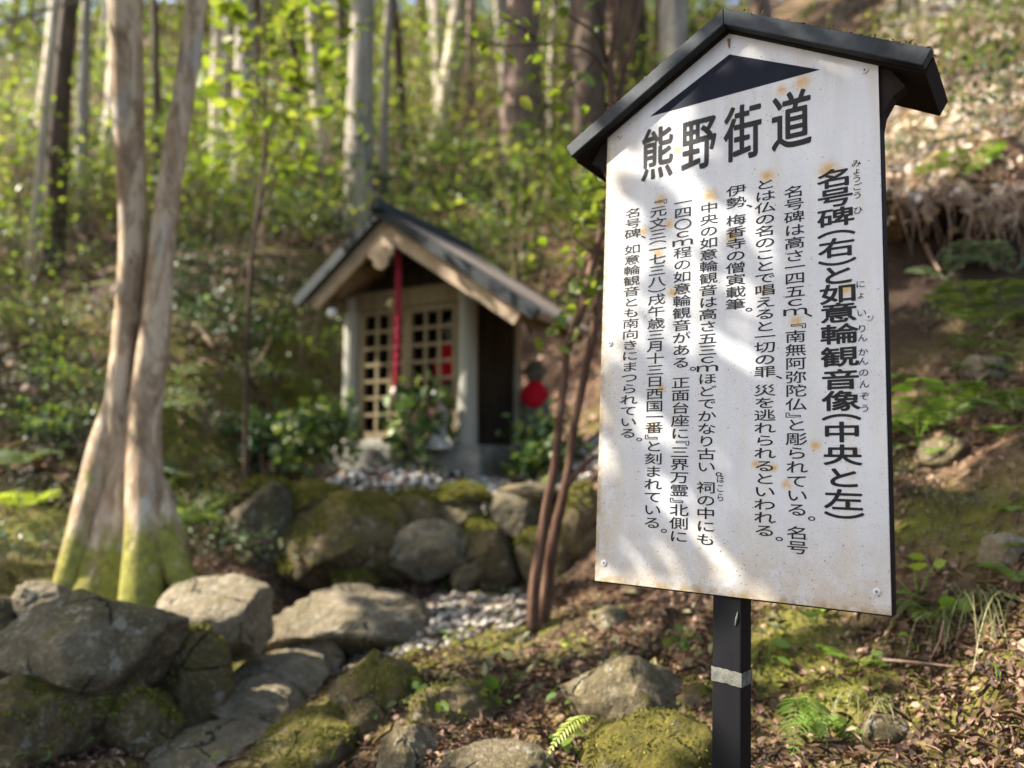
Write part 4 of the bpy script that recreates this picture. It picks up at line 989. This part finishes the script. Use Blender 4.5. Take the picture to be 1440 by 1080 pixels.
DAP = [([(1240,80),(1200,220),(1225,330)], 34, 90, .085), ([(1175,240),(1185,400),(1195,560),(1205,720)], 24, 80, .07), ([(1235,470),(1240,620),(1245,830)], 22, 60, .08), ([(1150,90),(1120,180),(1160,300)], 20, 20, .075), ([(1190,600),(1200,700),(1210,830)], 36, 70, .09), ([(1130,640),(1150,740),(1140,840)], 24, 26, .075), ([(960,220),(1000,250),(1040,300),(1090,470),(1120,580)], 7, 17, .05),
       ([(1000,560),(1045,590),(1040,530)], 14, 10, .06), ([(870,130),(900,220),(880,300)], 14, 9, .06), ([(920,470),(980,620),(1050,790)], 12, 17, .055), ([(850,560),(880,690),(900,810)], 20, 18, .07), ([(980,330),(1010,400),(1000,470)], 9, 7, .055), ([(930,280),(935,350),(930,420)], 8, 6, .055), ([(1010,60),(980,110),(930,150)], 15, 14, .06), ([(1080,190),(1095,330),(1080,470)], 9, 9, .055), ([(900,330),(905,450),(895,540)], 9, 12, .05), ([(960,420),(950,560),(985,700)], 10, 12, .05), ([(1060,640),(1075,720),(1090,830)], 14, 12, .06), ([(1030,100),(1060,170),(1075,230)], 10, 10, .055), ([(860,700),(910,760),(980,830)], 16, 16, .06)]  # shade strokes over the board, shifted sunward into the added bough
SHADE = [(at(1300,330,4.1), .35, 150), (at(1400,340,3.95), .4, 190), (at(1330,420,3.7), .35, 130), (at(1440,400,3.6), .35, 120), (at(1290,470,3.6), .25, 60), (at(1400,540,3.1), .35, 150), (at(1320,680,2.85), .25, 60), (at(1420,760,2.4), .2, 50), (at(500,770,4.85), .30, 130), (at(640,770,4.8), .35, 150), (at(740,780,4.75), .25, 90), (at(1300,960,2.1), .22, 90), (at(1400,1000,1.85), .22, 90), (at(1150,1020,1.95), .16, 50), (at(1400,860,2.2), .2, 60)]  # unseen leaf clusters added sunward of these spots to darken them
for p, r, n in SHADE:
    q = p + rng.normal(size=(n, 3))*r*.6; q = q - ((q-p) @ SUN)[:, None]*SUN + SUN*rng.uniform(5.6, 7.2, n)[:, None]
    c = q.mean(0); cr[int(np.argmin([(c[0]-a)**2 + (c[1]-b)**2 for a, b in CT]))].append(q)
CL = ["tall broadleaf tree shading the path from beside the steps", "tall broadleaf tree at the edge of the mossy bank", "tall broadleaf tree upslope beyond the mossy bank", "broadleaf tree near the foot of the steps", "tall tree far up the bank beyond the frame", "second broadleaf tree behind the steps' boulder wall", "broadleaf tree deep in the wood beside the bank", "broadleaf tree deep in the wood beside the path"]
for j, (x, Y) in enumerate(CT):
    z = ground_z(x, Y); t = empty("shade_tree", (x, Y, z - .1), CL[j], "tree", "broadleaf trees whose crowns shade the shrine path")
    b = np.array([x, Y, z-.1]); S_ = spline([(0,0,0),(.1,.05,2.5),(-.1,.1,5),(.1,-.1,8.)], 14); mb = MB(); mb.tube(S_, np.linspace(.13, .04, 14), 10, jit=.08)
    mb.build("trunk", M_GREYB, t, smooth=True)
    if j == 0:      # added unseen bough, its leaves laid out to dapple the notice board
        BO = []; tw = MB()
        for st, wpx, cnt, sz in DAP:
            q = spline([at(px, py, np.interp(px, [840, 1250], [1.61, 1.29])) for px, py in st], 12); q = q + SUN*(2.7 + .15*len(st)) 
            tw.tube(q - b, np.linspace(.006, .003, 12), 5)
            BO.append((q[rng.integers(0, 12, cnt)] + rng.normal(size=(cnt, 3))*wpx/F*1.45*np.array([1, 1, 1]), sz))
        tw.build("bough", M_GREYB, t)
        for q, sz in BO: leaves("bough_leaves", q - b, sz, M_LMID, t, 77 + len(q), width=1.15, tpl=LTH)
    if cr[j]:
        mb = MB()
        for P in cr[j][::22]:
            c = P.mean(0) - b; h = min(max(c[2]*.6, 1.5), 7.5); p = np.array([np.interp(h, S_[:, 2], S_[:, 0]), np.interp(h, S_[:, 2], S_[:, 1]), h])
            mb.tube(spline([p, (p+c)/2 + np.array([0,0,.2]), c], 7), np.linspace(.022, .005, 7), 5)
        mb.build("limbs", M_GREYB, t)
        P = np.concatenate(cr[j]); P = P[in_gap(P)]
        px, py, d = proj(P); P = P[~((d > .3) & (px > -60) & (px < 1500) & (py > -60))]
        leaves("crown", P - b, .13, M_LMID, t, 500+j, width=1.1)

# ------------------------------------------------------------------ leaf litter and moss tufts
def scatter_view(n, y0, y1, pw, rng, lo=-80, hi=1520):
    Y = y0 + (y1-y0)*rng.random(n)**pw; px = rng.uniform(lo, hi, n); x = (px-CX)/F*Y; return x, Y
def litter(name, n, y0, y1, size, m, seed, flt=None, pw=1.4, lift=.008, upb=1.3, lo=-80, hi=1520, width=1.):
    rng = np.random.default_rng(seed); x, Y = scatter_view(n, y0, y1, pw, rng, lo, hi)
    cl = fbm(x*1.6+9, Y*1.6+4, 3); keep = cl + rng.normal(size=n)*.22 > -.12
    if flt is not None: keep &= flt(x, Y, rng)
    keep &= rng.random(n) > bare_shaded(x, Y)*1.1
    x, Y = x[keep], Y[keep]; z = H(x, Y)
    P = np.stack([x, Y, z + lift + .012*rng.random(len(x))], 1)
    s = size*(.5 + .9*rng.random(len(x)))
    e = .02; nx = -(H(x+e, Y)-z)/e; ny = -(H(x, Y+e)-z)/e
    nrm = unit(np.stack([nx, ny, np.ones_like(nx)], 1)*1.1 + .55*rng.normal(size=(len(x), 3)))
    ax = rng.normal(size=(len(x), 3)); ax = unit(ax - (ax*nrm).sum(1, keepdims=True)*nrm); sd = np.cross(ax, nrm)
    T = LT*np.array([1, 1, 1.8]); wv = (.6 + .7*rng.random(len(x)))*width
    V = P[:, None] + s[:, None, None]*(T[None, :, 0, None]*wv[:, None, None]*sd[:, None] + (T[None, :, 1, None]-.5)*ax[:, None] + T[None, :, 2, None]*nrm[:, None])
    Fc = (np.arange(len(x))[:, None, None]*6 + LF[None]).reshape(-1, 4)
    o = mesh_np(name, V.reshape(-1, 3), Fc, m); tag(o, kind="stuff"); return o
def mossy(x, Y):
    m_ = np.zeros(len(x))
    for c, r in MOSSP: m_ = np.maximum(m_, np.exp(-(((x-c[0])**2 + (Y-c[1])**2)/r**2)))
    return m_
nomoss = lambda x, Y, r: r.random(len(x)) > mossy(x, Y)*.8
litter("leaf_litter", 46000, 1.4, 5., .019, M_DRY, 1, nomoss, 1.3)
litter("broad_leaf_litter", 3000, 1.4, 5., .034, M_DRY, 11, nomoss, 1.3)
litter("needle_litter", 26000, 1.4, 5., .045, M_DRY, 12, nomoss, 1.3, width=.13)
litter("far_leaf_litter", 26000, 5., 14., .075, M_DRY, 2, nomoss, 1.5)
litter("pale_leaf_litter", 11000, 4.2, 9., .11, M_DRYP, 3, lambda x, Y, r: ((x-CX/F*0) > .55*Y - .35) & (Y > 4.2), 1.2, lo=1150)
litter("near_pale_litter", 900, 1.4, 4.2, .024, M_DRY, 4, None, 1.2)
litter("moss_tufts", 60000, 1.6, 5.5, .012, M_MOSS, 5, lambda x, Y, r: r.random(len(x)) < (mossy(x, Y)-.25)*1.6, 1.3, lift=.0)
litter("ground_cover", 3600, 2.4, 9., .035, M_LOLIVE, 6, lambda x, Y, r: fbm(x*1.1, Y*1.1+30, 3) > .05, 1.3, lift=.03)
litter("green_seedlings", 900, 2.2, 8., .035, M_LMID, 7, lambda x, Y, r: fbm(x*.9+60, Y*.9, 3) > .1, 1.3, lift=.05)

rng = np.random.default_rng(19); P = LIPV[rng.integers(0, 60, 1100), rng.integers(0, 7, 1100)] + rng.normal(size=(1100, 3))*np.array([.06, .05, .012]) + np.array([0, 0, .02])
tag(leaves("lip_litter", P, .06, M_DRYP, None, 20, upb=1.2), kind="stuff")
# ------------------------------------------------------------------ ferns, broad-leaved herbs, grass, branches
def frond(L, m, parent, az, rise, droop, seed, width=.34, pairs=15, name="frond"):
    rng = np.random.default_rng(seed); V = []; Fc = []; d = np.array([math.cos(az), math.sin(az), 0]); sd = np.array([-d[1], d[0], 0])
    ts = np.linspace(0, 1, 14); R_ = np.array([d*L*t*(1-.12*t) + np.array([0, 0, L*(rise*t - droop*t*t)]) for t in ts])
    mb = MB(); mb.tube(R_, np.linspace(L*.011, L*.003, 14), 5)
    for i in range(pairs):
        t = .16 + .82*i/pairs; p = np.array([np.interp(t, ts, R_[:, k]) for k in range(3)])
        q = np.array([np.interp(min(1, t+.05), ts, R_[:, k]) for k in range(3)]); tan = unit(q-p + 1e-9*d)
        ln = L*width*math.sin(math.pi*(.22 + .76*(i/pairs)**.85))*(1 + .1*rng.normal())
        for s in (-1, 1):
            a = unit(s*sd + .45*tan + np.array([0, 0, -.12 + .08*rng.normal()])); up = np.cross(a, tan)*(1 if s > 0 else -1); wv = L*.62/pairs
            b = [p, p + a*ln*.3 + tan*wv*.5, p + a*ln*.75 + tan*wv*.34, p + a*ln - np.array([0,0,ln*.12]), p + a*ln*.75 - tan*wv*.34, p + a*ln*.3 - tan*wv*.5]
            mb.add(b, [(0,1,2,3), (0,3,4,5)] if s < 0 else [(3,2,1,0), (5,4,3,0)])
    return mb.build(name, m, parent)
def fern(label, px, py, L, n, m, seed, rise=.75, droop=.7, az=None, dz=0., width=.34, group="ferns", Y=None):
    g = gpt(px, py) if Y is None else at(px, py, Y); t = empty("fern", (g[0], g[1], g[2]+dz), label, "fern", group); rng = np.random.default_rng(seed)
    for k in range(n):
        a_ = (az if az is not None else 0) + (k*6.283/n if az is None else (k-(n-1)/2)*.55) + rng.normal()*.15
        frond(L*(.8 + .35*rng.random()), m, t, a_, rise*(.8 + .4*rng.random()), droop, seed*10+k, width)
    return t
fern("single yellow-green fern frond arching over the mossy rocks by the post", 838, 1008, .22, 1, M_FERNY, 601, .35, .75, rad(208), .0, .19, Y=1.98)
fern("bright green fern opening beside the board's lower edge", 1205, 935, .13, 5, M_FERN, 602, .8, .5)
fern("hanging fern frond with fine teeth low between the post and the lower corner", 1128, 1040, .16, 2, M_FERN, 603, .5, 1.2, rad(-95), .10)
fern("small dark green fern next to the hanging toothed frond", 1175, 1015, .15, 4, M_FERN, 604, .5, .6)
fern("spreading green fern on the bank beside the board's black edge", 1290, 620, .34, 6, M_FERN, 605, 1.15, .75)
fern("pale fern at the picture's edge below the undercut", 1425, 385, .36, 5, M_LGREY, 606, 1.15, .75)
fern("green fern on the undercut lip right of the board", 1345, 262, .34, 6, M_FERN, 613, 1.15, .75)
fern("dark fern clump on the bank below the undercut", 1390, 470, .34, 7, M_LMID, 614, 1.15, .75)
fern("fern clump at the frame edge halfway down the bank", 1432, 590, .26, 6, M_LMID, 615, 1.15, .75)
fern("pale fern hanging under the undercut lip", 1330, 395, .30, 4, M_LGREY, 607, 1.15, .75)
fern("small fern in the litter below the grass tuft", 1310, 850, .12, 4, M_FERN, 608, .7, .6)
fern("small fern sprouting on the mossy mound behind the yellow frond", 690, 970, .13, 4, M_LMID, 609, .6, .6)
fern("low fern on the bank under the peeling tree's dark neighbour", 60, 620, .4, 6, M_LGREY, 610, 1.15, .75)
fern("pale fern on the bank beside the whitish stone", 200, 590, .35, 5, M_LGREY, 611, 1.15, .75)
fern("yellowing fern on the mossy bank at the frame edge", 30, 720, .3, 6, M_FERNY, 612, 1.15, .75)
rng = np.random.default_rng(404)
for k in range(16):
    px, py = rng.uniform(1268, 1450), rng.uniform(440, 880)
    fern("small green fern on the shaded bank beside the notice board", px, py, rng.uniform(.10, .2), int(rng.integers(3, 6)), [M_FERN, M_LMID, M_LMID][k % 3], 640+k, .9, .8, group="small ferns on the shaded bank")
for k in range(10):
    fern("small pale fern on the bank left of the shrine", rng.uniform(0, 400), rng.uniform(430, 760), rng.uniform(.22, .4), 5, [M_LGREY, M_LMID][k % 2], 670+k, 1.0, .8, group="small ferns on the bank left of the shrine")
def herb(label, px, py, n, leaf, m, seed, h=.06, width=.8, group="broad-leaved herbs", dz=0):
    g = gpt(px, py); t = empty("leafy_herb", (g[0], g[1], g[2]+dz), label, "plant", group); rng = np.random.default_rng(seed)
    P = np.stack([rng.normal(size=n)*h*.35, rng.normal(size=n)*h*.35, h*(.5 + .6*rng.random(n))], 1)
    a = P*np.array([1, 1, .2]) + np.array([0, -.02, 0])
    leaf *= .72
    leaves("leaf_blades", P, leaf, m, t, seed, upb=.9, width=width, axis=unit(a), tpl=LTH, droop=.35)
    mb = MB()
    for p in P: mb.tube([(0,0,-.01), p*.6 + np.array([0,0,.01]), p], [.0018, .0015, .001], 4)
    mb.build("stalks", M_FERN, t); return t
HB = [("arrow-shaped bright leaves just under the board's lower edge",1145,892,4,.10,M_FERN,.08),("bright green leaf pair beside the black post",1080,935,3,.09,M_FERN,.06),("single glossy leaf in the litter right of the fern",1290,918,2,.05,M_FERN,.05),("single bright leaf near the picture's edge low on the bank",1405,972,2,.06,M_FERN,.06),("leafy seedling at the bottom behind the hanging frond",1150,1050,6,.05,M_LMID,.07),("rosette of leaves under the yellow fern frond",800,1070,6,.05,M_LMID,.06),("broad leaves on the mossy mound",590,1005,6,.06,M_FERN,.08),("blue-green leaf in the cleft beside the steps",243,1018,2,.10,M_LGREY,.06),("white-edged small leaves at the foot of the peeling tree",150,838,14,.05,M_LGREY,.09),("bright leaf cluster on gravel by the twin stems",800,915,5,.05,M_FERNY,.05),("leaves at the foot of the terrace wall behind the twin stems",705,822,8,.08,M_LGREY,.14),("leaves at the foot of the terrace wall beside the brown stone",625,830,4,.08,M_FERN,.1),("thin leaves on the mound between steps and sapling",690,1000,6,.06,M_LMID,.08),("green leaves sprouting over gravel near the slab",640,905,6,.05,M_LMID,.06),("yellow leaves low on the bank by the board's corner",1290,840,6,.07,M_FERNY,.12),("small herb in moss at the right bank",1330,880,5,.06,M_FERN,.08),("seedling on the earth behind the cracked boulder",960,915,5,.05,M_LMID,.06),("herb leaning from the mossy boulder edge of the steps",470,915,5,.05,M_LMID,.06),("tuft of leaves by the terrace end boulder",300,760,6,.08,M_LDARK,.12),("broad pale leaves on the bank beyond the peeling tree",290,450,7,.13,M_LGREY,.2)]
for i, (l, px, py, n, lf, m, h) in enumerate(HB): herb(l, px, py, n, lf, m, 700+i, h)
def grass(label, px, py, n, L, seed):
    g = gpt(px, py); rng = np.random.default_rng(seed); V = []; Fc = []
    for k in range(n):
        b = np.array([rng.normal()*.05, rng.normal()*.04, 0]); d = unit(np.array([rng.normal(), rng.normal() - .9, 0])); l = L*(.5 + .7*rng.random()); sd = np.array([-d[1], d[0], 0])*.0022
        o_ = len(V)
        for j in range(7):
            t = j/6; c = b + d*l*t*.8 + np.array([0, 0, l*(.9*t - 1.25*t*t)]); V += [c - sd*(1-t*.8), c + sd*(1-t*.8)]
        Fc += [(o_+2*j, o_+2*j+1, o_+2*j+3, o_+2*j+2) for j in range(6)]
    o = mesh_np("grass_tuft", V, Fc, M_GRASS, loc=g); tag(o, label, "grass tuft", "dry grass tufts"); return o
grass("drooping dry grass tuft at the picture's edge right of the board's lower corner", 1395, 850, 100, .30, 801)
grass("thin grass tuft hanging from the litter bank under the first tuft", 1340, 870, 70, .26, 802)
grass("small grass tuft by the ferns beside the post", 1230, 985, 50, .16, 803)
def hang(label, px, py, L, n, seed):
    p = at(px, py, 3.86); rng = np.random.default_rng(seed); mb = MB()
    for k in range(n):
        b = np.array([rng.normal()*.10, rng.normal()*.05, .03]); e = b + np.array([rng.normal()*.06, -.06 - .08*rng.random(), -L*(.4 + .8*rng.random())])
        mb.tube(spline([b, b*.4 + e*.6 + np.array([rng.normal()*.03, -.05, .05]), e], 7), np.linspace(.004, .0012, 7), 4)
    tag(mb.build("hanging_roots", M_TWIG, None, loc=p), label, "roots", "roots hanging from the undercut bank")
for i, (l, px, L, n) in enumerate([("fine roots hanging from the undercut lip close to the notice board", 1290, .28, 22), ("fine roots hanging from the middle of the undercut lip", 1360, .36, 26), ("fine roots hanging from the undercut lip at the frame edge", 1425, .30, 20)]): hang(l, px, 285, L, n, 900+i)
def stick(label, pxs, Y0, Y1, wpx, m, name="fallen_branch", cat="branch"):
    q = []
    for i, (px, py) in enumerate(pxs):
        q.append(at(px, py, Y0 + (Y1-Y0)*i/(len(pxs)-1)))
    q = np.array(q); q[:, 2] = np.minimum(q[:, 2], H(q[:, 0], q[:, 1]) + .05) if wpx < 50 else q[:, 2]
    b = q[0].copy(); S_ = spline(q - b, 12); mb = MB(); mb.tube(S_, np.linspace(1, .6, 12)*wpx/2/F*Y0, 8, jit=.15)
    if len(pxs) > 2:
        mb.tube([S_[7], S_[7] + np.array([.05, .02, .07])*Y0/2.5, S_[7] + np.array([.07, .03, .13])*Y0/2.5], [wpx*.18/F*Y0, wpx*.14/F*Y0, wpx*.06/F*Y0], 6)
    o = mb.build(name, m, None, True, loc=b); tag(o, label, cat, "fallen branches"); return o
stick("thick pinkish broken branch lying on the bank at the picture's edge", [(1375,668),(1410,678),(1460,695)], 2.75, 2.7, 26, M_DEADW)
stick("pale broken branch stub on the bank above the whitish stone", [(275,450),(292,480),(305,512)], 7.2, 6.9, 12, M_DEADW)
stick("second pale broken branch beside the stub on the bank", [(340,520),(345,495),(352,470)], 7.0, 7.2, 14, M_DEADW)
stick("long thin stick lying across the slope left of the shrine roof", [(300,420),(350,385),(400,360)], 8.6, 9.2, 7, M_TWIG)
stick("long thin stick just under the other on the slope", [(290,400),(340,380),(390,340)], 8.8, 9.5, 6, M_TWIG)
stick("thin twig lying on litter behind the cracked boulder", [(850,905),(905,925),(960,935)], 2.95, 2.8, 6, M_TWIG)
stick("root hanging out of the undercut bank by the board", [(1300,300),(1310,345),(1322,372)], 4.1, 3.9, 7, M_TWIG)
stick("second root hanging out of the undercut bank", [(1360,315),(1385,350),(1400,380)], 4.0, 3.8, 7, M_TWIG)
stick("stick across the sunlit litter slope above the undercut", [(1330,190),(1380,170),(1440,150)], 5.0, 4.9, 9, M_DEADW)
stick("short twig on the bare soil below the bank's grass", [(1240,900),(1290,930),(1345,938)], 2.1, 2.0, 5, M_TWIG)
